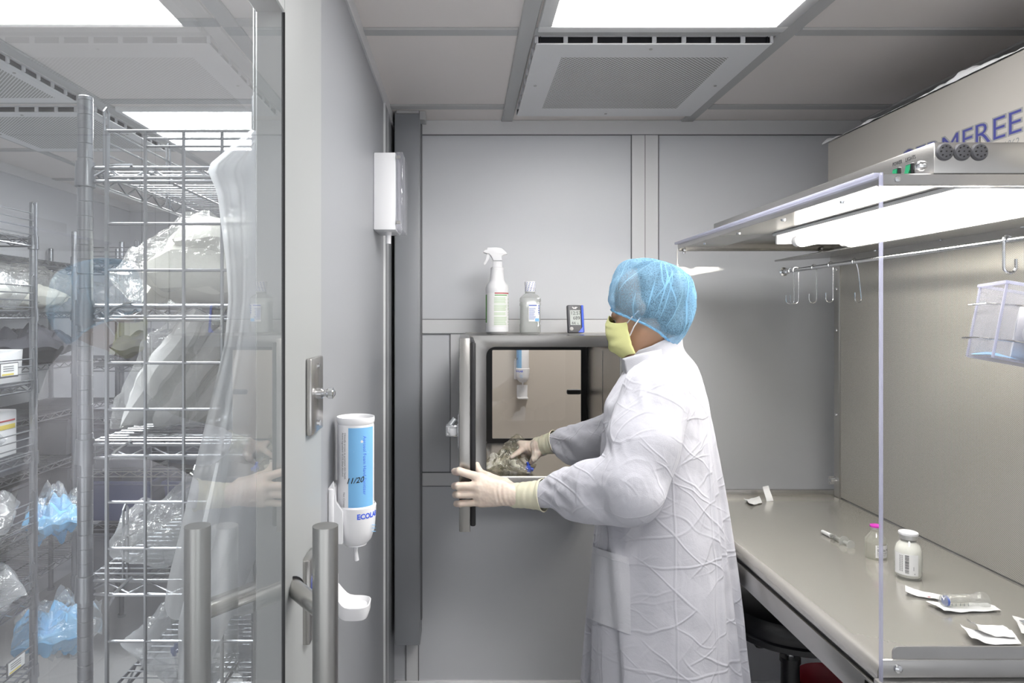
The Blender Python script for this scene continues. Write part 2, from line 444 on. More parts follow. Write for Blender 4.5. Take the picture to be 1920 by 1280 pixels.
class Field:
    def __init__(s, lo, hi, h):
        s.h = h; s.lo = np.array(lo, float); n = np.ceil((np.array(hi)-s.lo)/h).astype(int)+1
        s.n = n; s.F = np.full(n, 1., np.float32)
        s.ax = [s.lo[i]+h*np.arange(n[i]) for i in range(3)]
    def sl(s, lo, hi):
        return tuple(slice(max(0, int((lo[i]-s.lo[i])/s.h)-1), max(0, min(s.n[i], int((hi[i]-s.lo[i])/s.h)+3))) for i in range(3))
    def apply(s, lo, hi, fn, k, sub=False):
        q = s.sl(lo, hi)
        if any(x.stop <= x.start for x in q): return
        X, Y, Z = np.meshgrid(*[s.ax[i][q[i]] for i in range(3)], indexing='ij')
        d = fn(X, Y, Z).astype(np.float32); a = s.F[q]
        if sub: d = -d; s.F[q] = np.maximum(a, d); return
        if k > 0:
            hh = np.clip(.5+.5*(d-a)/k, 0, 1); s.F[q] = d+(a-d)*hh-k*hh*(1-hh)
        else: s.F[q] = np.minimum(a, d)
    def cone(s, a, b, r1, r2, k=.02):
        a = np.array(a, float); b = np.array(b, float); m = max(r1, r2)+k+.012
        ba = b-a; L = max(1e-9, ba.dot(ba))
        def fn(X, Y, Z):
            px, py, pz = X-a[0], Y-a[1], Z-a[2]
            t = np.clip((px*ba[0]+py*ba[1]+pz*ba[2])/L, 0, 1)
            return np.sqrt((px-t*ba[0])**2+(py-t*ba[1])**2+(pz-t*ba[2])**2)-(r1+(r2-r1)*t)
        s.apply(np.minimum(a, b)-m, np.maximum(a, b)+m, fn, k)
    def chain(s, pts, rs, k=.02):
        for i in range(len(pts)-1): s.cone(pts[i], pts[i+1], rs[i], rs[i+1], k)
    def ell(s, c, r, ax=None, k=.02):
        c = np.array(c, float); A = np.eye(3) if ax is None else np.array([list(v) for v in ax], float)
        m = max(r)+k+.012
        def fn(X, Y, Z):
            p = [X-c[0], Y-c[1], Z-c[2]]
            q = [A[i][0]*p[0]+A[i][1]*p[1]+A[i][2]*p[2] for i in range(3)]
            k0 = np.sqrt(sum((q[i]/r[i])**2 for i in range(3))); k1 = np.sqrt(sum((q[i]/r[i]**2)**2 for i in range(3)))
            return k0*(k0-1)/np.maximum(k1, 1e-6)
        s.apply(c-m, c+m, fn, k)
    def mesh(s):
        Fd = s.F; sg = Fd < 0; n = s.n
        cnt = np.zeros(n-1, np.int8)
        for dx in (0, 1):
            for dy in (0, 1):
                for dz in (0, 1):
                    cnt += sg[dx:n[0]-1+dx, dy:n[1]-1+dy, dz:n[2]-1+dz]
        idx = np.argwhere((cnt > 0) & (cnt < 8))
        ids = np.full(n-1, -1, np.int64); ids[tuple(idx.T)] = np.arange(len(idx))
        acc = np.zeros((len(idx), 3)); num = np.zeros(len(idx))
        for axis in range(3):
            o1, o2 = [i for i in range(3) if i != axis]
            for a in (0, 1):
                for b in (0, 1):
                    c0 = idx.copy(); c0[:, o1] += a; c0[:, o2] += b; c1 = c0.copy(); c1[:, axis] += 1
                    f0 = Fd[tuple(c0.T)]; f1 = Fd[tuple(c1.T)]; cr = (f0 < 0) != (f1 < 0)
                    t = np.where(cr, f0/np.where(cr, f0-f1, 1), 0)
                    p = c0.astype(float); p[:, axis] += t
                    acc += p*cr[:, None]; num += cr
        V = s.lo+s.h*acc/num[:, None]
        faces = []
        for axis in range(3):
            o1, o2 = (axis+1) % 3, (axis+2) % 3
            s0 = [slice(None)]*3; s1 = [slice(None)]*3
            s0[axis] = slice(0, n[axis]-1); s1[axis] = slice(1, n[axis])
            A = sg[tuple(s0)]; B = sg[tuple(s1)]
            e = np.argwhere(A != B); e = e[(e[:, o1] > 0) & (e[:, o2] > 0) & (e[:, o1] < n[o1]-1) & (e[:, o2] < n[o2]-1)]
            ins = A[tuple(e.T)]
            q = []
            for d1, d2 in ((-1, -1), (0, -1), (0, 0), (-1, 0)):
                c = e.copy(); c[:, o1] += d1; c[:, o2] += d2; q.append(ids[tuple(c.T)])
            q = np.stack(q, 1); q = np.where(ins[:, None], q, q[:, ::-1]); faces.append(q)
        return V, np.concatenate(faces)

def vnormals(V, Q):
    n = np.cross(V[Q[:, 2]]-V[Q[:, 0]], V[Q[:, 3]]-V[Q[:, 1]]); out = np.zeros_like(V)
    for i in range(4): np.add.at(out, Q[:, i], n)
    return out/np.maximum(np.linalg.norm(out, axis=1, keepdims=True), 1e-9)
def relax(V, Q, it=2, lam=.5):
    for _ in range(it):
        a = np.zeros_like(V); c = np.zeros(len(V))
        for i in range(4):
            j = (i+1) % 4
            np.add.at(a, Q[:, i], V[Q[:, j]]); np.add.at(c, Q[:, i], 1); np.add.at(a, Q[:, j], V[Q[:, i]]); np.add.at(c, Q[:, j], 1)
        V = V+lam*(a/np.maximum(c, 1)[:, None]-V)
    return V
def crinkle(p, s, seed=0.):
    """faceted creases: distance to the second minus the nearest cell point"""
    d = mn.voronoi(Vector((p[0]*s+seed, p[1]*s-seed, p[2]*s+seed*.5)))[0]
    return min(1., (d[1]-d[0])*1.6)
# ================================================================== SETTING
CZ = E+.80           # ceiling height
XW, XS = -.285, -.33  # the two faces of the left wall
YB = 2.79            # back wall
struct('floor', MB().box((-2.7, -1.6, -.05), (2.1, 5.2, 0)), 'floor')
struct('ceiling', MB().box((-2.7, -1.6, CZ), (2.1, 5.2, CZ+.06)), 'tile')
# left wall with the door opening (door runs Y .02 .. 1.285, head at 2.10)
DH = 2.10
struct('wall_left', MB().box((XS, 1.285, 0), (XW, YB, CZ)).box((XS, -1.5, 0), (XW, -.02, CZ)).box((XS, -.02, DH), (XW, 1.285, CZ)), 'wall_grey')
# back wall round the pass-through opening
PX0, PX1, PZ0, PZ1 = .03, .605, E-.63, E-.062
struct('wall_back', MB().box((XW, YB, 0), (PX0, YB+.05, CZ)).box((PX1, YB, 0), (1.75, YB+.05, CZ)).box((PX0, YB, 0), (PX1, YB+.05, PZ0)).box((PX0, YB, PZ1), (PX1, YB+.05, CZ)), 'wall')
struct('wall_right', MB().box((1.75, -1.55, 0), (1.80, YB+.05, CZ)), 'wall')
# store room beyond the glass
struct('wall_store_left', MB().box((-2.45, -1.5, 0), (-2.40, 4.95, CZ)), 'wall')
struct('wall_store_back', MB().box((-2.45, 4.90, 0), (XS, 4.95, CZ)), 'wall')
struct('wall_store_right', MB().box((XS, YB+.05, 0), (XS+.05, 4.95, CZ)), 'wall')
# corridor beyond the pass-through
struct('wall_corridor_back', MB().box((XS+.05, 4.40, 0), (1.9, 4.45, CZ)), 'corridor')
struct('wall_corridor_right', MB().box((1.85, YB+.05, 0), (1.9, 4.40, CZ)), 'corridor')

def strip_back(name, x0, x1, z0, z1, t=.006):
    m = MB().rbox((x0, YB-t, E+z0), (x1, YB+.004, E+z1), .002, 1); struct(name, m, 'trim')
def seam_back(name, x0, x1, z0, z1):
    struct(name, MB().box((x0, YB-.0075, E+z0), (x1, YB, E+z1)), 'seam')
strip_back('trim_1', -.18, 1.75, .741, .80, .008)                       # ceiling strip of the back wall
strip_back('trim_2', .684, .793, -.011, .741)                          # upright between the panels
seam_back('trim_3', .7375, .7393, .0, .741)
seam_back('trim_4', .6815, .684, 0, .741); seam_back('trim_5', .793, .7955, -.3, .741)
strip_back('trim_6', -.176, .684, -.070, -.011)                        # rail behind the bottles
seam_back('trim_7', -.176, .684, -.0125, -.0105); seam_back('trim_8', -.176, .03, -.0715, -.0695)
strip_back('trim_9', -.176, .03, -.692, -.636)
seam_back('trim_10', -.176, .03, -.6375, -.6355); seam_back('trim_11', -.176, .03, -.693, -.691)
strip_back('trim_12', -.056, .03, -.6355, -.0695); seam_back('trim_13', -.0575, -.0555, -.6355, -.0705)
seam_back('trim_14', -.18, -.1765, -1.23, .80)
seam_back('trim_15', -.18, 1.75, .739, .7415)
struct('trim_16', MB().box((-.235, YB-.006, 0), (-.185, YB, E-1.28)), 'trim')
struct('trim_17', MB().box((-.187, YB-.008, 0), (-.184, YB, E-1.28)).box((-.238, YB-.008, 0), (-.235, YB, E-1.28)), 'seam')
struct('baseboard_back', MB().rbox((XW, YB-.012, 0), (1.75, YB+.01, .075), .004, 1), 'trim')
# left wall: ceiling strip, upright strip near the corner
struct('trim_18', MB().box((XW, 1.285, CZ-.045), (XW+.006, YB, CZ)), 'trim')
struct('trim_19', MB().box((XW, 2.42, 0), (XW+.006, 2.50, CZ-.045)), 'wall_grey')
struct('trim_20', MB().box((XW, 2.414, 0), (XW+.007, 2.420, CZ-.045)).box((XW, 2.50, 0), (XW+.007, 2.505, CZ-.045)), 'trim')
struct('baseboard_left', MB().rbox((XW-.01, 1.285, 0), (XW+.012, YB, .075), .004, 1), 'trim')
# grey corner casing that stops short of the floor
c = thing('corner_casing', 'grey metal corner casing running from ceiling down the back corner', 'duct', (-.225, 2.73, E-1.282))
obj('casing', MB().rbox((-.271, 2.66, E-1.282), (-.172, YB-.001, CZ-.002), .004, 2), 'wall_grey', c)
obj('top_flange', MB().box((-.262, 2.648, CZ-.012), (-.175, 2.66, CZ-.001)).box((-.172, 2.655, CZ-.035), (-.150, 2.72, CZ-.001)), 'gridbar', c, label='dark bent flange at the ceiling')
obj_split('side_lip', MB().box((-.172, 2.70, E-1.20), (-.166, 2.72, CZ-.04)), 'seam', c)

# ceiling grid of the clean room
gx = [(.152, .198), (.885, .935), (1.617, 1.74)]
gy = [(1.150, 1.196), (1.888, 1.934), (2.573, 2.622), (-.20, -.15), (.47, .52)]
n = 21
for a, b in gx:
    struct('trim_%d' % n, MB().rbox((a, -1.5, CZ-.007), (b, YB, CZ+.002), .003, 1), 'gridbar'); n += 1
xs = [XW+.004, .152, .198, .885, .935, 1.617]
for a, b in gy:
    m = MB()
    for i in (0, 2, 4):
        if i == 2 and a > 2.5: continue
        m.rbox((xs[i], a, CZ-.0065), (xs[i+1], b, CZ+.002), .003, 1)
    struct('trim_%d' % n, m, 'gridbar'); n += 1
# store room ceiling grid
for a, b in ((-2.06, -2.02), (-1.385, -1.335), (-.665, -.615)):
    struct('trim_%d' % n, MB().rbox((a, -1.5, CZ-.007), (b, 4.9, CZ+.002), .003, 1), 'gridbar'); n += 1
for y in (.85, 1.83, 2.51, 3.25, 3.95):
    m = MB()
    for i, (a, b) in enumerate(((-2.4, -2.06), (-2.02, -1.385), (-1.335, -.665), (-.615, XS))): m.rbox((a, y, CZ-.0065), (b, y+.045, CZ+.002), .003, 1)
    struct('trim_%d' % n, m, 'gridbar'); n += 1
struct('trim_%d' % n, MB().box((-2.4, 4.86, CZ-.05), (XS, 4.9, CZ)).box((-2.4, -1.5, CZ-.05), (-2.385, 4.9, CZ)), 'trim'); n += 1

# ceiling lights
def ceiling_light(x0, x1, y0, y1, label, b=.045, mat='panel_light'):
    t = thing('ceiling_light', label, 'light', ((x0+x1)/2, (y0+y1)/2, CZ), 'flat ceiling light panels')
    m = MB()
    for (p, q) in (((x0, y0), (x1, y0+b)), ((x0, y1-b), (x1, y1)), ((x0, y0+b), (x0+b, y1-b)), ((x1-b, y0+b), (x1, y1-b))):
        m.rbox((p[0], p[1], CZ-.018), (q[0], q[1], CZ+.004), .004, 2)
    obj('frame', m, 'lightframe', t)
    obj('diffuser', MB().box((x0+b, y0+b, CZ-.010), (x1-b, y1-b, CZ+.002)), mat, t, label='glowing white diffuser')
    return t
ceiling_light(.203, .880, 1.20, 1.884, 'bright square ceiling light panel in front of the perforated grille', .036)
ceiling_light(.203, .880, -.15, .47, 'added unseen fill light panel on the ceiling behind the camera')  # unseen fill panel, added to light the person from behind the camera
ceiling_light(-1.33, -.67, 2.60, 3.24, 'ceiling light panel in the store room above the far end of the wire racks', .02, 'store_light')
ceiling_light(-1.33, -.67, .90, 1.56, 'added unseen fill light panel on the store room ceiling near the glass door', .045, 'store_light')  # extra panel out of view, added to brighten the store room
ceiling_light(.35, .95, 3.4, 4.0, 'ceiling light panel in the corridor beyond the hatch')

# perforated ceiling grilles with slotted rims
def ceiling_vent(x, y, w, d, label):
    t = thing('ceiling_vent', label, 'vent', (x, y, CZ-.02), 'perforated ceiling grilles')
    z = CZ-.022
    obj('perforated_plate', MB().rbox((x-w/2, y-d/2, z-.004), (x+w/2, y+d/2, z), .002, 1), 'perf_white', t)
    rim = MB(); dk = MB()
    def side(p0, dx, dy, L, k):
        pitch = L/k
        for i in range(k+1):
            s = i*pitch; e = .006
            a = (p0[0]+dx*max(0, s-e), p0[1]+dy*max(0, s-e)); b = (p0[0]+dx*min(L, s+e), p0[1]+dy*min(L, s+e))
            rim.box((a[0]-abs(dy)*.003, a[1]-abs(dx)*.003, z), (b[0]+abs(dy)*.003, b[1]+abs(dx)*.003, CZ-.001))
        rim.box((p0[0]-abs(dy)*.003, p0[1]-abs(dx)*.003, CZ-.004), (p0[0]+dx*L+abs(dy)*.003, p0[1]+dy*L+abs(dx)*.003, CZ))
        q = (-dy, dx)
        dk.box((p0[0]+q[0]*.012, p0[1]+q[1]*.012, z+.001), (p0[0]+dx*L+q[0]*.014, p0[1]+dy*L+q[1]*.014, CZ-.001))
    side((x-w/2, y-d/2), 1, 0, w, 8); side((x+w/2, y-d/2), 0, 1, d, 8); side((x+w/2, y+d/2), -1, 0, w, 8); side((x-w/2, y+d/2), 0, -1, d, 8)
    obj('slotted_rim', rim, 'white', t); obj('dark_gap', dk, 'print_black', t, label='dark slots round the rim')
    sc = MB()
    for px, py in ((0, -d*.45), (0, d*.45), (-w*.45, 0), (w*.45, 0)): sc.cyl((x+px, y+py, z-.006), (x+px, y+py, z), .005, seg=10)
    obj_split('screw', sc, 'steel_dark', t)
    return t
ceiling_vent(.541, 2.292, .672, .70, 'square perforated ceiling grille between the light panel and the back wall')
ceiling_vent(-1.70, 2.17, .60, .61, 'perforated ceiling grille of the store room, the nearer one')
ceiling_vent(-1.70, 2.90, .60, .61, 'perforated ceiling grille of the store room, the farther one')

# ================================================================== GLASS DOOR
XF, XB = -.258, -.300
d = bpy.data.objects.new('door_1', None); COL.objects.link(d); d.location = (XF, .55, 0); d['kind'] = 'structure'
d['label'] = 'large glass door with a grey metal stile and steel pull handles'
obj('stile', MB().rbox((XB, .982, .01), (XF, 1.094, DH-.01), .002, 1).rbox((XB, .02, .01), (XF, .10, DH-.01), .002, 1), 'jamb', d)
obj('top_rail', MB().rbox((XB, .10, E+.437), (XF, .982, DH-.01), .002, 1), 'jamb', d)
obj('bottom_rail', MB().rbox((XB, .10, .01), (XF, .982, .16), .002, 1), 'jamb', d)
obj('glass_pane', MB().add([(XF-.002, .098, .158), (XF-.002, .984, .158), (XF-.002, .984, E+.439), (XF-.002, .098, E+.439)], [(0, 1, 2, 3)]), 'glass', d, label='clear reflecting glass')
obj('gasket', MB().box((XF-.004, .9815, .16), (XF+.0006, .9828, E+.437)), 'black', d)
def pull(sgn, label):
    x = -.279+sgn*.088; y = .94; r = .0175
    h = obj('pull_handle', MB().cyl((x, y, .40), (x, y, E-.288), r, seg=28), 'steel_vert', d, label=label)
    m = MB()
    for z in (E-.408, .55):
        m.cyl((-.279+sgn*.021, 1.030, z), (x, y, z), .0135, seg=20)
    obj_split('mounting_post', m, 'steel', h)
    m = MB()
    for z in (E-.408, .55): m.cyl((-.279+sgn*.021, 1.030, z), (-.279+sgn*.0225, 1.0278, z), .0165, seg=20)
    obj_split('black_washer', m, 'black', h)
pull(1, 'steel pull handle on the near side of the glass'); pull(-1, 'steel pull handle seen through the glass')
p = obj('strike_plate', MB().rbox((XF-.012, 1.165, E-.205), (XF-.002, 1.262, E-.072), .003, 2), 'steel', d, label='steel plate with a knob')
obj('knob', MB().lathe([(0, 0), (.010, 0), (.010, .006), (.006, .010), (.006, .014), (.010, .018), (.010, .026), (.004, .030), (0, .030)], (XF-.002, 1.22, E-.137), 16, 'X'), 'chrome', p)
m = MB()
for z in (E-.088, E-.19): m.cyl((XF-.003, 1.22, z), (XF+.001, 1.22, z), .005, seg=10)
obj_split('screw', m, 'chrome', p)
p = obj('lock_plate', MB().rbox((XF-.012, 1.13, E-.545), (XF+.003, 1.20, E-.405), .003, 2), 'steel', d, label='steel plate behind the handle with a blue button')
obj('button', MB().cyl((XF+.003, 1.165, E-.455), (XF+.012, 1.165, E-.455), .016, seg=20), 'blue', p, label='blue round button')
# frame round the door
struct('trim_%d' % n, MB().rbox((XS-.01, 1.098, 0), (XF-.012, 1.292, DH+.08), .002, 1).rbox((XS-.01, -.05, 0), (XF-.012, .016, DH+.08), .002, 1).rbox((XS-.01, .016, DH), (XF-.012, 1.098, DH+.08), .002, 1), 'jamb'); n += 1

# ================================================================== HATCH (pass-through box)
YF, YR = 2.44, 3.10
hx0, hx1, hz0, hz1 = .012, .603, E-.614, E-.0687
cx0, cx1, cz0, cz1 = .080, .557, E-.572, E-.109
hb = thing('pass_through_hatch', 'stainless steel pass through hatch with its door swung open in the back wall', 'hatch', (.3, YF, hz0))
def rrect(x0, x1, z0, z1, r, k=6):
    out = []
    for cx, cz, a0 in ((x1-r, z1-r, 0), (x0+r, z1-r, 90), (x0+r, z0+r, 180), (x1-r, z0+r, 270)):
        for i in range(k+1):
            a = math.radians(a0+90*i/k); out.append((cx+r*math.cos(a), cz+r*math.sin(a)))
    return out
inn = rrect(cx0, cx1, cz0, cz1, .032); outr = rrect(hx0, hx1, hz0, hz1, .004)
m = MB(); nn = len(inn)
rin = [Vector((x, YF+.002, z)) for x, z in inn]; rin2 = [Vector((x, YR, z)) for x, z in inn]
rmid = [Vector((x+(.004 if x < .3 else -.004)*0, YF, z)) for x, z in rrect(cx0-.003, cx1+.003, cz0-.003, cz1+.003, .035)]
ro = [Vector((x, YF, z)) for x, z in outr]; ro2 = [Vector((x, YB+.05, z)) for x, z in outr]
m.rings([ro2, ro, rmid, rin, rin2], cap=False)
obj('housing', m, 'steel_box', hb)
obj('inner_seam', MB().box((cx1-.0015, 2.74, cz0+.03), (cx1+.001, 2.744, cz1-.03)), 'steel_dark', hb)
obj('top_flange', MB().box((hx0-.006, YB-.02, hz1-.002), (hx1+.006, YB, hz1+.004)), 'steel_dark', hb)
# rear window
rw = obj('rear_door', MB().rings([[Vector((x, YR-.004, z)) for x, z in rrect(cx0-.02, cx1+.02, cz0-.02, cz1+.02, .02)], [Vector((x, YR-.004, z)) for x, z in rrect(.126, .533, E-.556, E-.150, .006)]], cap=False), 'steel_dark', hb, smooth=False)
gm = MB(); go = [Vector((x, YR-.010, z)) for x, z in rrect(.100, .556, E-.578, E-.124, .02)]; gi = [Vector((x, YR-.010, z)) for x, z in rrect(.128, .530, E-.553, E-.152, .004)]
gb = [v+Vector((0, .008, 0)) for v in gi]
gm.rings([go, gi, gb], cap=False); obj('gasket', gm, 'black', rw, label='black rubber window gasket')
obj('window_glass', MB().add([(.127, YR-.005, E-.555), (.532, YR-.005, E-.555), (.532, YR-.005, E-.150), (.127, YR-.005, E-.150)], [(0, 1, 2, 3)]), 'window_pane', rw)
obj('latch_handle', MB().rbox((.468, YR+.006, E-.356), (.535, YR+.024, E-.332), .009, 3), 'grey_plastic', rw, label='dark latch handle seen through the glass')
# hinged front door, open towards the room
DX = .004; dy0, dy1, dz0, dz1 = 1.955, 2.43, E-.618, E-.062
hd = obj('door', MB().rbox((DX-.018, dy0, dz0), (DX+.014, dy0+.055, dz1), .003, 2).rbox((DX-.018, dy1-.055, dz0), (DX+.014, dy1, dz1), .003, 2).rbox((DX-.018, dy0+.055, dz0), (DX+.014, dy1-.055, dz0+.055), .003, 2).rbox((DX-.018, dy0+.055, dz1-.055), (DX+.014, dy1-.055, dz1), .003, 2), 'steel_box', hb, label='open steel door with a glass window')
gk = MB()
for (a, b, c_, e) in ((dy0+.012, dy0+.05, dz0+.012, dz1-.012), (dy1-.05, dy1-.012, dz0+.012, dz1-.012), (dy0+.05, dy1-.05, dz0+.012, dz0+.05), (dy0+.05, dy1-.05, dz1-.05, dz1-.012)):
    gk.rbox((DX+.014, a, c_), (DX+.030, b, e), .005, 2)
obj('door_gasket', gk, 'black', hd)
obj('door_glass', MB().add([(DX, dy0+.05, dz0+.05), (DX, dy1-.05, dz0+.05), (DX, dy1-.05, dz1-.05), (DX, dy0+.05, dz1-.05)], [(0, 1, 2, 3)]), 'window_pane', hd)
lt = obj('latch', MB().rbox((DX-.058, 1.995, E-.352), (DX-.018, 2.035, E-.318), .005, 2).rbox((DX-.022, 1.985, E-.385), (DX-.0175, 2.05, E-.285), .003, 2).cyl((DX-.044, 2.01, E-.318), (DX-.030, 2.01, E-.300), .008, seg=12), 'chrome', hd, label='chrome latch on the outer face')
obj('latch_roller', MB().rbox((DX-.045, 1.988, E-.348), (DX-.024, 2.0, E-.325), .004, 2), 'white', lt)
m = MB()
for z in (dz0+.09, dz1-.09): m.cyl((DX-.010, 2.432, z-.03), (DX-.010, 2.432, z+.03), .008, seg=12)
obj_split('hinge', m, 'chrome', hd)

# ---- things on top of the hatch
ZT = hz1+.0045
# spray bottle
sb = W(932, 626, 2.60); bx, by = sb.x, 2.60
k = 2.60/F
t = thing('spray_bottle', 'white trigger spray bottle with green printed label on top of the hatch', 'bottle', (bx, by, ZT))
r = 21.5*k
def prof(l): return [(a*k, ZT+b*k) for a, b in l]
obj('bottle', MB().lathe(prof([(0, 0), (19, 0), (21.5, 3), (21.5, 10), (21, 12), (21, 76), (21.5, 78), (21.5, 84), (20, 90), (15, 96), (13.5, 100), (12, 116), (11.5, 118), (0, 118)]), (bx, by, 0), 36), 'white', t)
lab = MB()
def wrap(mb, cx, cy, r, a0, a1, z0, z1, nseg=14):
    return mb.grid(lambda s, q: (cx+r*math.cos(a0+(a1-a0)*s), cy+r*math.sin(a0+(a1-a0)*s), z0+(z1-z0)*q), nseg, 2)
lb = obj('label', wrap(MB(), bx, by, 21.3*k, math.radians(180), math.radians(360), ZT+12.5*k, ZT+75*k, 24), 'paper', t, label='printed label with a red stripe and green text')
obj('red_stripe', wrap(MB(), bx, by, 21.45*k, math.radians(255), math.radians(352), ZT+73.5*k, ZT+75.5*k), 'red', lb)
obj('green_stripe', wrap(wrap(MB(), bx, by, 21.45*k, math.radians(255), math.radians(326), ZT+70*k, ZT+71.8*k), bx, by, 21.4*k, math.radians(182), math.radians(205), ZT+20*k, ZT+72*k), 'green', lb)
tx = MB(); rnd = random.Random(4)
for i in range(26):
    if i in (6, 13, 17): continue
    z = ZT+(66-i*2.0)*k; e = 252+rnd.uniform(60, 72)
    wrap(tx, bx, by, 21.42*k, math.radians(252), math.radians(e), z, z+.9*k, 8)
    if i % 3: wrap(tx, bx, by, 21.42*k, math.radians(335), math.radians(356), z, z+.9*k, 5)
obj('print', tx, 'print_green', lb)
rib = MB().lathe(prof([(11.6, 113), (12.3, 113), (12.3, 117), (11.8, 117.5), (12.3, 118), (12.3, 122), (11, 123), (9, 124), (9, 134), (0, 134)]), (bx, by, 0), 28)
for i in range(18):
    a = 2*PI*i/18; rib.box((-.0008, -.0008, 0), (.0008, .0008, 9*k), Matrix.Translation((bx+9.2*k*math.cos(a), by+9.2*k*math.sin(a), ZT+124.5*k)))
obj('collar', rib, 'white_soft', t)
zt = ZT-0
def sx3(x, y, tt): return Vector((bx+(x-932)*k, by-.012+tt, ZT+(626-y)*k))
hd_ = [(906, 475), (909, 470), (913, 470), (914, 466), (930, 465.5), (940, 467), (948, 474), (951, 478), (944, 479.5), (940, 482), (941, 490), (925, 490), (921, 482), (917, 477), (912, 477), (911, 476)]
tr_head = MB().prism(hd_, sx3, .024)
bmh = bmesh.new()
vs = [bmh.verts.new(v) for v in tr_head.v]
for f in tr_head.f: bmh.faces.new([vs[i] for i in f])
bmesh.ops.recalc_face_normals(bmh, faces=bmh.faces[:])
bmesh.ops.bevel(bmh, geom=[e for e in bmh.edges], offset=.003, segments=2, profile=.6, affect='EDGES', clamp_overlap=True)
hh = obj('trigger_head', MB().addbm(bmh), 'white', t)
trg = MB().prism([(913.5, 476), (918.5, 478), (917, 486), (911, 496), (908, 498), (907, 495.5), (911, 488)], lambda x, y, tt: sx3(x, y, tt+.006), .012)
obj('trigger', trg, 'white', hh)
# saline bottle
bx2 = W(994, 626, 2.60).x; by = 2.60
t = thing('saline_bottle', 'clear plastic fluid bottle with a small white and blue label on top of the hatch', 'bottle', (bx2, by, ZT))
def sq(r_, h, e=.35):
    out = []
    for q in range(40):
        a = 2*PI*q/40; c_, s_ = math.cos(a), math.sin(a); w = 1/(abs(c_)**6+abs(s_)**6)**(1/6)
        f_ = 1+(w-1)*e
        out.append(Vector((bx2+r_*k*c_*f_*1.0, by+r_*k*s_*f_*.85, ZT+h*k)))
    return out
m = MB().rings([sq(a, b, e) for a, b, e in ((17, 0, .8), (19, 2, .9), (19.5, 15, .9), (18.6, 18, .9), (18.6, 50, .9), (19.5, 53, .9), (19.5, 56, .9), (18.8, 58, .9), (19.5, 60, .9), (19, 66, .9), (14, 71, .7), (9.5, 74, .2), (9.2, 78, 0))])
obj('bottle', m, 'bottle_clear', t)
obj('liquid', MB().rings([sq(a, b, e) for a, b, e in ((16, 2, .8), (17.6, 4, .9), (17.6, 60, .9), (16, 62, .9))]), 'bottle_clear', t, label='clear liquid')
obj('cap', MB().lathe(prof([(9.4, 77), (10.2, 78), (10, 84), (9, 84.5), (10, 85), (10.5, 95), (9.8, 97), (0, 97)]), (bx2, by, 0), 28), 'white_soft', t, label='white cap with blue diagonal print')
cp = MB()
for i in range(5):
    for j in range(6):
        a0 = math.radians(205+i*30+j*5); wrap(cp, bx2, by, 10.65*k, a0, a0+.14, ZT+(79+j*3.0)*k, ZT+(80.4+j*3.0)*k, 3)
obj('cap_print', cp, 'print_blue', t)
fy = by-19.0*k*.85*1.0-.0025
lb = obj('label', MB().box((bx2-4.5*k, fy-.0006, ZT+22*k), (bx2+21*k-.012, fy, ZT+55*k)), 'paper', t, label='white label with a blue bar')
obj('blue_bar', MB().box((bx2-4*k, fy-.001, ZT+51*k), (bx2+12.5*k-.004, fy-.0004, ZT+53*k)), 'print_blue', lb)
obj('blue_patch', MB().box((bx2+10.5*k-.006, fy-.001, ZT+22.5*k), (bx2+20.5*k-.012, fy-.0004, ZT+28*k)), 'label_blue', lb)
m = MB()
for i in range(13): m.box((bx2-3.6*k, fy-.001, ZT+(46.5-i*1.7)*k), (bx2+(8+rnd.uniform(-1.5, 3))*k-.004, fy-.0004, ZT+(47.1-i*1.7)*k))
for i in range(9): m.box((bx2+15.2*k-.004, fy-.001, ZT+(52-i*2.1)*k), (bx2+17.5*k-.004, fy-.0004, ZT+(52.8+.9*(i % 2)-i*2.1)*k))
obj('print', m, 'print_blue', lb)
# digital clock thermometer
k2 = 2.62/F; q0 = W(1079, 625, 2.62); tx0 = q0.x
t = thing('digital_thermometer', 'small black digital clock thermometer with a blue side standing on the hatch', 'thermometer', (tx0, 2.62, ZT))
Rt = Matrix.Translation((tx0, 2.62, ZT)) @ Matrix.Rotation(math.radians(10), 4, 'Z') @ Matrix.Rotation(math.radians(-8), 4, 'X')
def T(x, y, z): return Rt @ Vector((x*k2, y, z*k2))
obj('case', MB().rbox((-14.5*k2, -.008, 0), (12.5*k2, .012, 53*k2), .005, 3, Rt), 'grey_plastic', t)
obj('blue_side', MB().rbox((12.2*k2, -.008, .5*k2), (17*k2, .012, 53*k2), .004, 3, Rt).prism([(4, 1), (14, 1), (14, 12)], lambda x, y, tt: Rt @ Vector((x*k2, -.0086+tt, y*k2)), .002), 'blue', t, label='bright blue side grip')
scn = obj('screen', MB().box((-10.5*k2, -.0092, 15*k2), (9.5*k2, -.0075, 43*k2), Rt), 'lcd', t, label='grey display reading time, temperature and humidity')
rt_, up_ = (Rt.to_3x3() @ Vector((1, 0, 0))), (Rt.to_3x3() @ Vector((0, 0, 1)))
dg = MB()
for s_, x, z, sz in (('12:57', -9.5, 34.3, 9.2), ('689', -5, 25, 9.2), ('F', 6.0, 25, 5), ('44', -8.5, 15.7, 8.2), ('%', 2.5, 15.7, 5)):
    tm = text_mb(s_, sz*k2*1.0, T(x, -.0094, z), rt_, up_); dg.add(tm.v, tm.f)
obj('digits', dg, 'print_black', scn)
lg = text_mb('◯ ▬▬▬', 5*k2, T(-6, -.0084, 46), rt_, up_); lgm = MB().box((-3.5*k2, -.0088, 45.5*k2), (2.5*k2, -.007, 47*k2), Rt).box((-1*k2, -.0088, 47.5*k2), (4.5*k2, -.007, 49*k2), Rt).lathe([(0, 0), (2*k2, 0), (2*k2, .001), (0, .001)], T(-4.5, -.0082, 47.5), 14, 'Y')
obj('emblem', lgm, 'print_white', t)
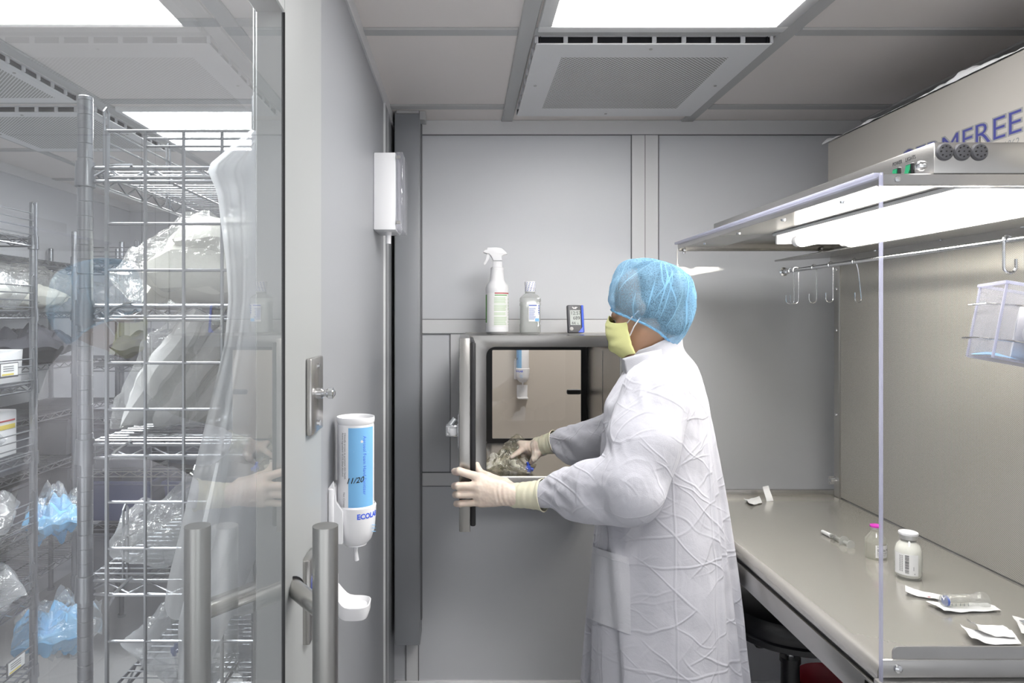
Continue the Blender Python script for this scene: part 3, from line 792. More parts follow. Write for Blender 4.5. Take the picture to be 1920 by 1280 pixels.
obj('button', MB().lathe([(0, 0), (3.4*k2, 0), (3.4*k2, .002), (0, .003)], T(-8.5, -.008, 8), 20, 'Y', M=Matrix.Rotation(PI, 4, 'Z')), 'steel_dark', t)

# ---- clear packs inside the hatch
def bag(name, mat, c, size, rz=0., tilt=0., roll=0., seed=0, crumple=.18, n_=26, flat=None, parent=None, pinch=1.2):
    """crumpled pillow of film"""
    L, Wd, H = size; mb = MB(); rr = random.Random(seed); o = rr.uniform(0, 50)
    def side(sg):
        def fn(s, t_):
            x, y = 2*s-1, 2*t_-1
            h = (max(0, 1-abs(x)**2.6)*max(0, 1-abs(y)**2.6))**(.5*pinch)
            wob = mn.noise(Vector((x*1.6+o, y*1.6, sg*1.3)))*.5+(crinkle((x, y, sg*.3), 2.2, o)-.4)*.8
            z = sg*H/2*h*(1+wob*crumple*2.2)+H*crumple*.6*mn.noise(Vector((x*2+o, y*2+3, 0)))
            e = 1+.05*mn.noise(Vector((x*3+o, y*3, 5)))
            return Vector((x*L/2*e, y*Wd/2*e, z))
        return fn
    mb.grid(side(1), n_, n_); k0 = len(mb.v); mb.grid(side(-1), n_, n_)
    mb.f = mb.f[:(n_-1)**2]+[f[::-1] for f in mb.f[(n_-1)**2:]]
    M = Matrix.Translation(c) @ Matrix.Rotation(rz, 4, 'Z') @ Matrix.Rotation(tilt, 4, 'Y') @ Matrix.Rotation(roll, 4, 'X')
    mb.xf(M)
    if flat is not None: mb.disp(lambda p: Vector((p.x, p.y, max(p.z, flat))))
    base = Vector((c[0], c[1], min(v[2] for v in mb.v)))
    return obj(name, mb, mat, parent, base if parent is None else None, angle=28)
ZC = cz0+.0015
pk = bag('vial_pouch', 'film_amber', (.135, 2.535, ZC+.036), (.165, .075, .055), .25, -.32, 0, 3, .3, flat=ZC)
tag(pk, 'crumpled clear pouch of vials lying on the hatch floor under the fingertips', 'pouch')
pk2 = bag('connector_pouch', 'film_amber', (.185, 2.51, ZC+.03), (.15, .085, .05), -.35, .2, .2, 9, .3, flat=ZC)
tag(pk2, 'crumpled clear pouch with white and blue connectors on the hatch floor', 'pouch')
def P(u, v, Y, mb=None): return W(u, v, Y)
m = MB().cyl(W(963, 862, 2.485), W(963, 872, 2.485), .008, seg=12).cyl(W(964, 872, 2.48), W(975, 876, 2.475), .007, seg=12)
obj('white_connector', m, 'cream', pk2, label='cream white connector')
m = MB().cyl(W(990, 866, 2.48), W(993, 884, 2.48), .006, seg=10).cyl(W(986, 876, 2.48), W(1000, 880, 2.475), .007, seg=10).rbox(W(988, 871, 2.485), W(995, 885, 2.465), .002, 2)
obj('blue_connector', m, 'blue', pk2, label='bright blue connector')
m = MB()
for i, (u, v) in enumerate(((948, 858), (938, 872))):
    m.cyl(W(u, v, 2.53), W(u+15, v+12, 2.51), .011, seg=14)
obj_split('vial', m, 'vial_glass', pk)
m = MB()
for i in range(3): m.cyl(W(945+i*4, 842+i, 2.53), W(950+i*4, 852+i, 2.51), .0015, seg=6)
obj('dark_print', m, 'print_black', pk)
pk3 = bag('folded_pouch', 'film_amber', W(962, 835, 2.58), (.10, .05, .06), .6, -.6, .6, 14, .35)
pk3.location.z = pk3.location.z
tag(pk3, 'clear folded pouch standing upright against the right hand inside the hatch', 'pouch')

# ================================================================== LEFT WALL FITTINGS
YBX = 2.146
t = thing('wall_enclosure', 'white wall box with a hinged clear lid on the left wall', 'wall box', (XW, 2.22, E+.27))
obj('body', MB().rbox((XW, YBX, E+.272), (-.2146, YBX+.16, E+.516), .004, 2), 'white', t)
obj('clear_lid', MB().rbox((-.2140, YBX-.002, E+.272), (-.192, YBX+.162, E+.517), .004, 2), 'clear_box', t, label='clear hinged lid')
obj_split('latch', MB().rbox((-.213, YBX-.004, E+.29), (-.200, YBX, E+.30), .001, 1).rbox((-.213, YBX-.004, E+.495), (-.200, YBX, E+.505), .001, 1), 'steel_dark', t)
obj('sensor_tip', MB().cyl((-.245, 2.21, E+.272), (-.245, 2.21, E+.235), .009, seg=16).cyl((-.245, 2.21, E+.275), (-.245, 2.21, E+.262), .011, seg=16), 'white_soft', t, label='small white probe below the box')

# sanitizer dispenser
YD, XD, RC = 1.48, -.2347, .0395
kd = YD/F
def zc(v): return E+(V0-v)*kd
def dispenser(label):
    t = thing('sanitizer_dispenser', label, 'dispenser', (XW, YD, zc(1022)), 'wall mounted foam dispensers')
    hold = MB()
    prof_ = [(RC*.30, zc(1022)), (RC*.52, zc(1020)), (RC*.85, zc(1008)), (RC*1.03, zc(990)), (RC*1.10, zc(965)), (RC*1.12, zc(945)), (RC*1.06, zc(942)), (RC*1.04, zc(950)), (RC*1.0, zc(985))]
    hold.lathe(prof_, (XD, YD, 0), 36)
    obj('holder_cup', hold, 'white', t)
    obj('back_plate', MB().rbox((XW, YD-.052, zc(1008)), (XW+.012, YD+.03, zc(905)), .004, 2).prism([(0, 1006), (.03, 1006), (.03, 948), (.016, 930), (.010, 893), (0, 905)], lambda x, y, tt: Vector((XW+x, YD-.048+tt, zc(y))), .010), 'white', t)
    obj('nozzle', MB().tube([(XD, YD, zc(1018)), (XD, YD, zc(1032)), (XD+.002, YD, zc(1050))], [.006, .0042, .0052], 12), 'white_soft', t)
    obj('base_ring', MB().lathe([(RC*.45, zc(1018)), (RC*.60, zc(1019)), (RC*.60, zc(1014)), (RC*.45, zc(1012))], (XD, YD, 0), 24), 'white_soft', t)
    return t
disp = dispenser('white wall dispenser holding an upturned foam sanitizer can on left wall')
rt_v = Vector((.82, -.57, 0))
tm = text_mb('ECOLAB', .0150, (0, 0, 0), (1, 0, 0), (0, 0, 1), offset=.0006)
def bend(mb, a0, r_, z0):
    return mb.disp(lambda p: Vector((XD+r_*math.cos(a0+p.x/r_), YD+r_*math.sin(a0+p.x/r_), z0+p.z)))
lt_ = bend(tm, math.radians(-78), RC*1.115, zc(963)); obj('lettering', lt_, 'blue', disp, label='blue maker lettering')
m = MB()
for i in range(3): m.tube([Vector((XD+RC*1.12*math.cos(a), YD+RC*1.12*math.sin(a), zc(975+i*6+10*(a+.75)**1*1.2))) for a in [math.radians(x) for x in (-30, -22, -14, -6)]], .0006, 5)
obj('wave_mark', m, 'label_blue', disp)
def can(label):
    t = thing('sanitizer_can', label, 'can', (XD, YD, zc(985)), 'upturned sanitizer cans')
    pr = [(0, zc(1000)), (RC*.9, zc(1000)), (RC, zc(985)), (RC, zc(797)), (RC*.97, zc(793)), (RC*1.02, zc(790)), (RC*1.04, zc(784)), (RC*1.02, zc(780)), (RC*.97, zc(781)), (RC*.93, zc(787)), (0, zc(788))]
    obj('body', MB().lathe(pr, (XD, YD, 0), 48), 'white', t)
    z0, z1 = zc(946), zc(797)
    b = obj('blue_panel', wrap(MB(), XD, YD, RC*1.006, math.radians(-104), math.radians(-15), z0, z1, 24), 'label_blue', t, label='blue label panel with a white star burst')
    st = MB()
    for i, (dx, dz) in enumerate(((.020, .021), (-.022, .017), (.016, -.026), (-.018, -.022), (.027, .003), (-.027, -.003))):
        st.add([(dx*.06*(-1), 0, .002), (dx, 0, dz), (dx*.06, 0, -.002), (-dx*.0, 0, 0)], [(0, 1, 2)])
        ln_ = math.hypot(dx, dz); ox, oz = -dz/ln_*.0028, dx/ln_*.0028; st.add([(ox, 0, oz), (dx, 0, dz), (-ox, 0, -oz)], [(0, 1, 2)])
    st.disp(lambda p: Vector((XD+RC*1.012*math.cos(math.radians(-62)+p.x/RC), YD+RC*1.012*math.sin(math.radians(-62)+p.x/RC), zc(822)+p.z)))
    obj('star_burst', st, 'print_white', b)
    def vert(s, size, ang, vtop, mat, nm, par):
        # upside-down can: the text runs down the side
        tm = text_mb(s, size, (0, 0, 0), (1, 0, 0), (0, 0, 1))
        tm.disp(lambda p: Vector((XD+RC*1.013*math.cos(math.radians(ang)+p.z/RC), YD+RC*1.013*math.sin(math.radians(ang)+p.z/RC), zc(vtop)-p.x)))
        obj(nm, tm, mat, par)
    vert('Aerosol Foam Hand Sanitizer', .0105, -58, 812, 'blue', 'lettering', b)
    vert('Clinically proven to promote skin health', .0060, -118, 806, 'print_grey', 'fine_print', t)
    vert('Active Ingredient: 62.5% Ethyl Alcohol', .0060, -127, 806, 'print_grey', 'fine_print', t)
    vert('Net Contents', .0065, -122, 915, 'print_grey', 'fine_print', t)
    wr = text_mb('11/20', .0165, (0, 0, 0), (1, 0, 0), (0, 0, 1), shear=.3, offset=.0002)
    wr.disp(lambda p: Vector((XD+RC*1.02*math.cos(math.radians(-112)+p.x/RC), YD+RC*1.02*math.sin(math.radians(-112)+p.x/RC), zc(899)+p.z+.10*p.x)))
    obj('handwriting', wr, 'print_black', t, label='black handwritten date')
    return t
cn = can('white and blue upturned foam can dated by hand on the left wall')
# drip tray
t = thing('drip_tray', 'white spoon shaped drip tray on the left wall under the dispenser', 'tray', (XW, YD, zc(1150)))
def tray(s, q):
    a = 2*PI*s; w = .036; L = .078
    x = XW+.004+L*.5+L*.5*math.copysign(abs(math.cos(a))**.6, math.cos(a))
    y = YD+w*math.copysign(abs(math.sin(a))**.6, math.sin(a))
    return x, y
m = MB(); nr = 48
def trayring(scale, z, lift):
    out = []
    for i in range(nr):
        x, y = tray(i/nr, 0); cx_, cy_ = XW+.043, YD
        X_ = cx_+(x-cx_)*scale; Y_ = cy_+(y-cy_)*scale
        out.append(Vector((X_, Y_, z+lift*max(0, (XW+.04-X_)/.04)**2)))
    return out
zt_ = zc(1128)
m.rings([trayring(.86, zt_-.028, .02), trayring(.97, zt_-.016, .03), trayring(1., zt_, .05), trayring(.95, zt_+.001, .05), trayring(.8, zt_-.008, .04), trayring(.4, zt_-.012, .01)])
obj('tray', m, 'white', t)
obj('wall_bracket', MB().rbox((XW, YD-.03, zt_-.02), (XW+.008, YD+.03, zt_+.055), .004, 2), 'white', t)
# second dispenser in the corridor, seen through the hatch
k4 = Vector((.335-XD, 4.36, 0))
d2 = dup(disp, (.374, 4.40, E-.42), -PI/2, 'white foam dispenser on the corridor wall seen through the hatch window')
c2 = dup(cn, (.374, 4.40-(XD-XW), E-.42+(zc(985)-zc(1022))), -PI/2, 'white and blue can in the dispenser seen through the hatch window')
t = thing('drip_plate', 'white drip tray on the corridor wall seen through the hatch window', 'tray', (.374, 4.39, E-.52))
obj('plate', MB().rbox((.340, 4.33, E-.525), (.408, 4.395, E-.515), .004, 2).rbox((.340, 4.39, E-.525), (.408, 4.40, E-.44), .004, 2), 'white', t)
# ================================================================== WORK TABLE AND HOOD
TZ = E-.655; TX0, TX1, TY0, TY1 = .782, 1.356, 1.292, 2.492
t = thing('steel_work_table', 'brushed stainless steel work table along the right wall carrying vials and syringes', 'table', (1.07, 1.89, 0))
# top with a rounded front nosing
m = MB(); nose = [(.0, 0), (.006, 0)]
pf = [(TX1+.05, TZ), (TX0+.020, TZ), (TX0+.010, TZ-.002), (TX0+.003, TZ-.008), (TX0, TZ-.018), (TX0, TZ-.030), (TX0+.004, TZ-.038), (TX0+.03, TZ-.040), (TX1+.05, TZ-.040)]
m.prism(pf, lambda x, z, q: Vector((x, TY0+q, z)), TY1-TY0+.02)
obj('worktop', m, 'steel_top', t, angle=50)
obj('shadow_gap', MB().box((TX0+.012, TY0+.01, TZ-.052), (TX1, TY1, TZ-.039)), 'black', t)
obj('apron', MB().rbox((TX0+.002, TY0+.002, TZ-.104), (TX0+.040, TY1+.02, TZ-.049), .003, 2), 'steel', t)
obj('rear_upstand', MB().rbox((TX0, TY1, TZ-.01), (TX1+.05, TY1+.016, TZ+.022), .004, 2), 'steel', t)
ep = obj('end_plate', MB().prism(rrect(TX0+.024, TX1+.02, TZ-.002, TZ+.035, .012), lambda x, z, q: Vector((x, TY0-.010+q, z)), .004).rbox((TX0+.002, TY0-.014, TZ-.022), (TX1+.02, TY0-.004, TZ+.012), .003, 2).rbox((TX0-.01, TY0-.030, TZ-.05), (TX1+.02, TY0-.004, TZ-.026), .003, 2).rbox((TX0-.014, TY0-.036, TZ-.115), (TX0+.11, TY0-.004, TZ-.046), .004, 2), 'steel_dark', t, label='dark steel end plate with rounded corner')
obj('screw', MB().lathe([(0, 0), (.008, 0), (.007, .004), (.003, .006), (0, .006)], (TX0+.03, TY0-.014, TZ-.004), 16, 'Y', M=Matrix.Rotation(PI, 4, 'Z')), 'chrome', ep)
for x in (TX0+.02, TX1+.01):
    for y in (TY0+.03, TY1-.03): obj('leg', MB().rbox((x-.018, y-.018, 0), (x+.018, y+.018, TZ-.05), .004, 2), 'steel_vert', t)
# hood
HZ0, HZ1 = E+.245, E+.268
h = thing('clean_air_hood', 'stainless laminar flow hood with clear shield and lit canopy over the steel table', 'hood', (1.1, 1.89, TZ))
obj('perforated_back', MB().box((TX1, TY0, TZ+.004), (TX1+.004, TY1, HZ0)), 'perf_steel', h, smooth=False, label='perforated metal diffuser wall')
obj('corner_post', MB().rbox((TX1-.006, TY1-.035, TZ), (TX1+.002, TY1, HZ0), .002, 1), 'steel_vert', h)
sc = MB()
for z in (TZ+.06, TZ+.30, E-.05, E+.10, E+.17): sc.lathe([(0, 0), (.006, 0), (.005, .003), (.0, .004)], (TX1-.006, TY1-.017, z), 10, 'X', M=Matrix.Rotation(PI, 4, 'Z'))
obj_split('post_screw', sc, 'chrome', h)
obj('bottom_bracket', MB().rbox((TX1-.03, TY1-.012, TZ+.045), (TX1-.004, TY1-.002, TZ+.075), .002, 1).cyl((TX1-.03, TY1-.02, TZ+.06), (TX1-.008, TY1-.02, TZ+.06), .006, seg=12), 'chrome', h)
cp = obj('canopy', MB().rbox((TX0+.004, TY0, HZ1-.004), (TX1+.02, TY1+.02, HZ1), .002, 1).rbox((TX0, TY0-.012, HZ0), (TX1+.02, TY0+.003, HZ1), .002, 1).rbox((TX0+.004, TY1+.006, HZ0-.006), (TX1, TY1+.012, HZ1), .002, 1).rbox((TX0+.001, TY0, HZ0+.003), (TX0+.004, TY1+.01, HZ1), .001, 1).rbox((TX0+.35, TY0+.01, HZ0-.03), (TX1, TY1, HZ0-.024), .002, 1, Matrix.Translation((TX1, 0, HZ0-.03)) @ Matrix.Rotation(math.radians(-4), 4, 'Y') @ Matrix.Translation((-TX1, 0, -HZ0+.03))), 'steel', h)
obj('canopy_fill_plate', MB().box((TX0+.004, TY0+.003, HZ0+.006), (.93, TY1+.006, HZ0+.008)), 'fill_plate', cp)  # pale plate added so the canopy underside looks lit instead of dark
obj('rear_rail', MB().rbox((TX1-.022, TY0, HZ0-.058), (TX1, TY1, HZ0-.024), .003, 1), 'steel_dark', h)
sc = MB()
for px, py, z in ((TX0+.03, TY0-.012, HZ0+.012),): sc.lathe([(0, 0), (.006, 0), (.005, .003), (0, .004)], (px, py, z), 12, 'Y', M=Matrix.Rotation(PI, 4, 'Z'))
for y in (1.45, 1.72, 2.0, 2.28): sc.lathe([(0, 0), (.006, 0), (.005, -.005), (0, -.006)], (TX0+.022, y, HZ0), 10)
for y in (1.50, 1.62, 1.90, 2.2): sc.lathe([(0, 0), (.006, 0), (.005, -.005), (0, -.006)], (TX1-.03, y, HZ0-.03), 10)
for px, z in ((TX0+.02, HZ0-.012), (TX0+.022, HZ0-.002), (TX1-.06, HZ0-.008), (TX1-.05, HZ0+.004)): sc.lathe([(0, 0), (.006, 0), (.005, .003), (0, .004)], (px, TY1-.004, z), 10, 'Y', M=Matrix.Rotation(PI, 4, 'Z'))
obj_split('canopy_screw', sc, 'chrome', cp)
lf = obj('lamp_reflector', MB().rbox((.93, TY0+.005, HZ0-.004), (1.20, 2.06, HZ0+.006), .002, 1).rbox((.93, 2.03, HZ0-.03), (1.20, 2.04, HZ0), .002, 1), 'white', h)
obj_split('lamp_tube', MB().cyl((.99, TY0+.005, HZ0-.022), (.99, 2.0, HZ0-.022), .019, seg=20).cyl((1.13, TY0+.005, HZ0-.022), (1.13, 2.0, HZ0-.022), .019, seg=20), 'tube_light', lf, label='glowing fluorescent tubes')
obj_split('lamp_cap', MB().cyl((.99, 2.0, HZ0-.022), (.99, 2.03, HZ0-.022), .016, seg=16).cyl((1.13, 2.0, HZ0-.022), (1.13, 2.03, HZ0-.022), .016, seg=16), 'white', lf)
# clear shields
fs = obj('near_shield', MB().add([(TX0-.003, TY0-.017, TZ-.03), (TX1, TY0-.017, TZ-.03), (TX1, TY0-.017, HZ1-.001), (TX0-.003, TY0-.017, HZ1-.001)], [(0, 1, 2, 3)]), 'acrylic', h, smooth=False, label='clear near end shield')
obj('shield_edge', MB().box((TX0-.0055, TY0-.020, TZ-.03), (TX0-.001, TY0-.014, HZ1)), 'acrylic_edge', fs, label='blue tinted cut edge')
obj('visor_edge', MB().rbox((TX0-.010, TY0-.004, HZ1-.005), (TX0+.002, TY1+.012, HZ1+.003), .001, 1), 'acrylic_edge', h, label='blue tinted edge strip along the canopy front')
ss = obj('side_shield', MB().add([(TX0-.003, TY1+.004, TZ+.02), (TX1, TY1+.004, TZ+.02), (TX1, TY1+.004, HZ0+.004), (TX0-.003, TY1+.004, HZ0+.004)], [(0, 1, 2, 3)]), 'acrylic_side', h, label='clear far end shield')
obj('side_edge', MB().box((TX0-.004, TY1+.002, TZ+.02), (TX0-.001, TY1+.006, HZ0)), 'steel_dark', ss)
# control box
bx0, bx1, by0, by1, bz0, bz1 = .881, 1.34, 1.28, 2.41, HZ1, E+.327
cb = obj('control_box', MB().rbox((bx0, by0, bz0), (bx1, by1, bz1), .003, 2), 'steel', h, label='long steel control box on the canopy')
def rocker(y, lab):
    s_ = obj('rocker_switch', MB().rbox((bx0-.004, y-.011, bz0+.001), (bx0+.002, y+.011, bz0+.034), .002, 1), 'black', cb, label='black framed green rocker switch')
    rk = MB().prism([(-.002, -.012), (-.010, -.011), (-.005, .001), (-.003, .013), (.0, .013), (.0, -.012)], lambda x, z, q: Vector((bx0-.002+x, y-.007+q, bz0+.0175+z)), .014)
    obj('green_rocker', rk, 'switch_green', s_)
    tm = text_mb(lab, .011, (bx0-.0004, y, bz0+.040), (0, -1, 0), (0, 0, 1), 'CENTER', width=.030); obj('lettering', tm, 'print_black', s_)
rocker(1.388, 'POWER'); rocker(1.347, 'LIGHTS')
obj('indicator_knob', MB().lathe([(0, 0), (.010, 0), (.010, .006), (.008, .010), (.004, .012), (0, .012)], (bx0, 1.312, bz0+.021), 18, 'X', M=Matrix.Rotation(PI, 4, 'Z')), 'chrome', cb)
for px in (1770, 1803, 1835):
    c_ = Vector(((px-U0)*by0/F, by0, E+(V0-285)*by0/F))
    v_ = obj('vent_plug', MB().lathe([(0, 0), (.0165, 0), (.0165, .002), (.014, .005), (.008, .0065), (0, .007)], c_, 28, 'Y', M=Matrix.Rotation(PI, 4, 'Z')), 'grey_plastic', cb, label='round black vent plug')
    hm = MB()
    for i in range(9):
        a = 2*PI*i/8; rr_ = .0095 if i < 8 else 0
        hm.cyl(c_+Vector((rr_*math.cos(a), -.0075, rr_*math.sin(a))), c_+Vector((rr_*math.cos(a), -.003, rr_*math.sin(a))), .0014, seg=8)
    obj_split('hole', hm, 'black', v_)
# filter cabinet behind
FX = 1.343
fc = obj('filter_cabinet', MB().rbox((FX, .7, HZ1-.02), (1.70, 2.52, E+.642), .003, 1), 'cabinet', h, label='grey filter cabinet with maker lettering')
for s_, mat, off, lift in (('GERMFREE', 'logo_grey', .0032, .0003), ('GERMFREE', 'logo_blue', -.0005, .0008)):
    L_ = 2.105-1.650
    g1 = text_mb('G', .102, (0, 0, 0), (1, 0, 0), (0, 0, 1), offset=off); g2 = text_mb('ERMFREE', .080, (0, 0, 0), (1, 0, 0), (0, 0, 1), offset=off)
    wg = .072; x2 = [v[0] for v in text_mb('ERMFREE', .080, (0, 0, 0), (1, 0, 0), (0, 0, 1)).v]; sc_ = (L_-wg)/(max(x2)-min(x2))
    mm = MB()
    mm.add([Vector((FX-lift-.0002, 2.105-v[0]*.95, E+.434+v[2])) for v in g1.v], g1.f)
    mm.add([Vector((FX-lift-.0002, 2.105-wg-v[0]*sc_, E+.446+v[2])) for v in g2.v], g2.f)
    mm.v = [(v[0]+(0), v[1], v[2]) for v in mm.v]
    obj('lettering' if mat == 'logo_blue' else 'lettering_outline', mm, mat, fc, label='blue maker name' if mat == 'logo_blue' else None)
obj('small_lettering', text_mb('Est. 1962', .027, (FX-.0006, 1.745, E+.415), (0, -1, 0), (0, 0, 1), width=.092, shear=.2), 'print_grey', fc)
# torn insulation on the cabinet top
rnd = random.Random(8); fm = MB(); ny = 90
def foam(s, q):
    y = 2.55-1.85*s; hgt = .004+.010*max(0, mn.noise(Vector((y*9, 0, 1)))+.3)+.016*math.exp(-((y-1.85)/.10)**2)+.012*math.exp(-((y-2.53)/.03)**2)
    a = q*PI; return Vector((FX+.016-.022*math.cos(a)+.004*mn.noise(Vector((y*25, q*3, 7))), y, E+.641+hgt*math.sin(a)*(1+.5*mn.noise(Vector((y*40, q*2, 3))))))
fm.grid(foam, ny*2, 8)
obj('torn_lining', fm, 'white_soft', fc, label='ragged white lining along the top edge')
# hanging rod
RX, RZ = 1.167, E+.163
rod = obj('hanging_rod', MB().cyl((RX, TY0-.05, RZ), (RX, TY1+.002, RZ), .0065, seg=16), 'chrome', h, label='steel hanging rod')
obj('rod_flange', MB().lathe([(0, 0), (.016, 0), (.016, .004), (.010, .008), (.010, .03), (0, .03)], (RX, TY1+.002, RZ), 20, 'Y', M=Matrix.Rotation(PI, 4, 'Z')), 'chrome', rod)

# ---- hooks on the rod
def hook(y, L, r, label, rz=0., lean=.0):
    pts = []
    for i in range(15):
        a = math.radians(-30+i*240/14); pts.append(Vector((-.0095*math.cos(a)*1.0, 0, .0095*math.sin(a)*1.05)))
    pts = pts[::-1]   # open end first
    x0 = pts[-1].x; pts = pts[:-1]+[Vector((x0, 0, -.006)), Vector((x0+lean*.3, 0, -.02)), Vector((x0+lean, 0, -L+.012))]
    for i in range(1, 9):
        a = math.radians(i*180/8); pts.append(Vector((x0+lean+.013*(1-math.cos(a))*1.0, 0, -L+.012-.012*math.sin(a))))
    pts.append(Vector((x0+lean+.026, 0, -L+.030)))
    M = Matrix.Translation((RX, y, RZ)) @ Matrix.Rotation(rz, 4, 'Z')
    o = obj('wire_hook', MB().tube([M @ p for p in pts], r, 8), 'chrome', None, (RX, y, RZ))
    return tag(o, label, 'hook', 'wire hooks on the hood rod')
hook(2.432, .118, .0016, 'wire hook nearest the far end of the hood rod', PI-.5)
hook(2.400, .118, .0016, 'second wire hook from the far end of the hood rod', PI-.3)
hook(2.275, .118, .0016, 'third wire hook from the far end of the rod, hanging alone', PI+.1)
hook(2.172, .118, .0016, 'fourth wire hook on the rod, hanging in front of the corner post', PI+.2)
hook(2.04, .122, .0016, 'fifth wire hook on the rod, swung outward at an angle', PI+.35, -.02)
hook(1.465, .070, .0032, 'thick steel hook on the rod above the clear bin')

# ---- clear bin of tape rolls
Yb_ = 1.40
Mb_ = Matrix.Translation(W(1835, 612, Yb_)+Vector((.100, 0, -.0))) @ Matrix.Rotation(math.radians(11), 4, 'Y') @ Matrix.Rotation(math.radians(-12), 4, 'Z')
bn = thing('clear_bin', 'clear plastic bin in a wire holder hanging from the hood rod', 'bin', Mb_ @ Vector((0, 0, -.08)))
m = MB(); w_, d_, hh_ = .075, .05, .078
for a, b in (((-w_, -d_, -hh_), (w_*1.4, -d_+.002, hh_)), ((-w_, d_-.002, -hh_), (w_*1.4, d_, hh_)), ((-w_, -d_, -hh_), (-w_+.002, d_, hh_)), ((-w_, -d_, -hh_), (w_*1.4, d_, -hh_+.002)), ((w_*1.4-.002, -d_, -hh_), (w_*1.4, d_, hh_))): m.box(a, b, Mb_)
obj('bin_shell', m, 'clear_box', bn)
m = MB()
for x in (-w_, w_*1.4):
    for y in (-d_, d_): m.box((x-.002, y-.002, -hh_), (x+.002, y+.002, hh_), Mb_)
m.box((-w_-.004, -d_-.004, hh_-.006), (w_*1.4, -d_, hh_), Mb_); m.box((-w_-.004, -d_, hh_-.006), (-w_, d_+.004, hh_), Mb_); m.box((-w_, d_, hh_-.006), (w_*1.4, d_+.004, hh_), Mb_)
m.box((-w_, -d_, -hh_-.002), (w_*1.4, d_, -hh_), Mb_)
obj('bin_edge', m, 'acrylic_edge', bn)
m = MB()
for z in (.032, -.040): m.tube([Mb_ @ Vector(p) for p in ((-w_-.012, d_+.006, z), (-w_-.010, -d_*.2, z), (-w_+.03, -d_-.006, z), (w_*1.4, -d_-.006, z))], .0020, 8)
m.tube([Mb_ @ Vector(p) for p in ((w_*.9, -d_-.008, -.040), (w_*.9, -d_-.008, hh_+.03), (w_*.86, -.01, hh_+.06))], .002, 8)
obj('wire_holder', m, 'chrome', bn)
def roll(c_, lab):
    Mr = Mb_ @ Matrix.Translation(c_) @ Matrix.Rotation(math.radians(65), 4, 'Z')
    o = obj('tape_roll', MB().lathe([(.030, -.018), (.056, -.018), (.057, -.016), (.057, .016), (.056, .018), (.030, .018), (.030, -.018)], (0, 0, 0), 40, 'Y').xf(Mr), 'tape', None, Mr @ Vector((0, 0, 0)))
    tag(o, lab, 'tape', 'label rolls in the clear bin'); return o
roll((.000, .0, -.018), 'white label roll at the left in the clear hanging bin')
roll((.052, .004, -.016), 'white label roll behind the card in the clear hanging bin')
Ml = Mb_ @ Matrix.Translation((.028, -d_+.008, -.006)) @ Matrix.Rotation(math.radians(4), 4, 'Y')
cd = obj('label_card', MB().box((-.024, -.0006, -.066), (.06, .0006, .058), Ml), 'paper', None, Ml @ Vector((0, 0, -.066)))
tag(cd, 'white printed label card standing inside the clear hanging bin', 'card')
rt_, up_ = Ml.to_3x3() @ Vector((1, 0, 0)), Ml.to_3x3() @ Vector((0, 0, 1))
m = MB()
for s_, x, z, sz in (('S  E', -.018, .036, .018), ('Secondary', -.019, .018, .0135), ('I.V. Set', -.019, .006, .008), ('Use within', -.019, -.001, .005), ('Blood', -.019, -.018, .015), ('Received', -.019, -.028, .007), ('Approved', -.019, -.036, .007), ('Lot', -.017, -.048, .010)):
    tm = text_mb(s_, sz, Ml @ Vector((x, -.0008, z)), rt_, up_, offset=.0002 if sz > .012 else 0); m.add(tm.v, tm.f)
for z in (-.007, -.039, -.053): m.box((-.022, -.0009, z), (.058, -.0006, z+.0005), Ml)
obj('print', m, 'print_black', cd)
o = obj('blue_leaflet', MB().grid(lambda s, q: Mb_ @ Vector((-.078+.085*s, -.045+.075*q, -.0735+.012*math.sin(PI*s)*q)), 10, 6), 'label_blue', None, Mb_ @ Vector((-.04, 0, -.0735)))
tag(o, 'blue and white leaflet lying at the bottom of the clear bin', 'leaflet')

# ---- things on the table
def onT(u, v):
    Y = F*.655/(v-V0); p = W(u, v, Y); p.z = TZ; return p, Y/F
p, k = onT(1642, 1045)
t = thing('small_vial', 'small clear glass vial with a magenta cap on the steel table', 'vial', p)
PV = lambda l: [(a*k, TZ+.0004+b*k) for a, b in l]
obj('glass_body', MB().lathe(PV([(0, 0), (16, 0), (18, 2), (18.2, 30), (17.5, 36), (9, 47), (8, 50), (9.5, 52), (9.5, 54), (7.5, 55)]), (p.x, p.y, 0), 36), 'vial_glass', t)
obj('liquid', MB().lathe(PV([(0, 1.5), (15.5, 1.5), (17, 4), (17.2, 30), (0, 31)]), (p.x, p.y, 0), 30), 'vial_glass', t)
obj('collar', MB().lathe(PV([(8, 53.5), (9, 54), (9, 58), (0, 58)]), (p.x, p.y, 0), 28), 'aluminium', t)
obj('cap', MB().lathe(PV([(0, 57.5), (9.8, 57.5), (10.2, 58.5), (9.8, 61), (8, 61.6), (0, 61.6)]), (p.x, p.y, 0), 28), 'magenta', t, label='magenta flip off cap')
lb = obj('label', wrap(MB(), p.x, p.y, 18.35*k, math.radians(238), math.radians(352), TZ+5*k, TZ+28*k, 20), 'paper', t)
m = MB()
for s_, sz, z in (('50 mL', 4.5, 24), ('Sterile Water', 6.2, 17), ('for injection', 4, 13), ('Bacteriostatic', 3, 10), ('single dose vial', 2.6, 7)):
    tm = text_mb(s_, sz*k, (0, 0, 0), (1, 0, 0), (0, 0, 1), offset=.0001 if sz > 6 else 0)
    tm.disp(lambda q: Vector((p.x+18.5*k*math.cos(math.radians(246)+q.x/(18.5*k)), p.y+18.5*k*math.sin(math.radians(246)+q.x/(18.5*k)), TZ+z*k+q.z))); m.add(tm.v, tm.f)
obj('print', m, 'print_black', lb)
p, k = onT(1703, 1082)
t = thing('white_vial', 'larger glass vial of white powder with white cap and barcode on steel table', 'vial', p)
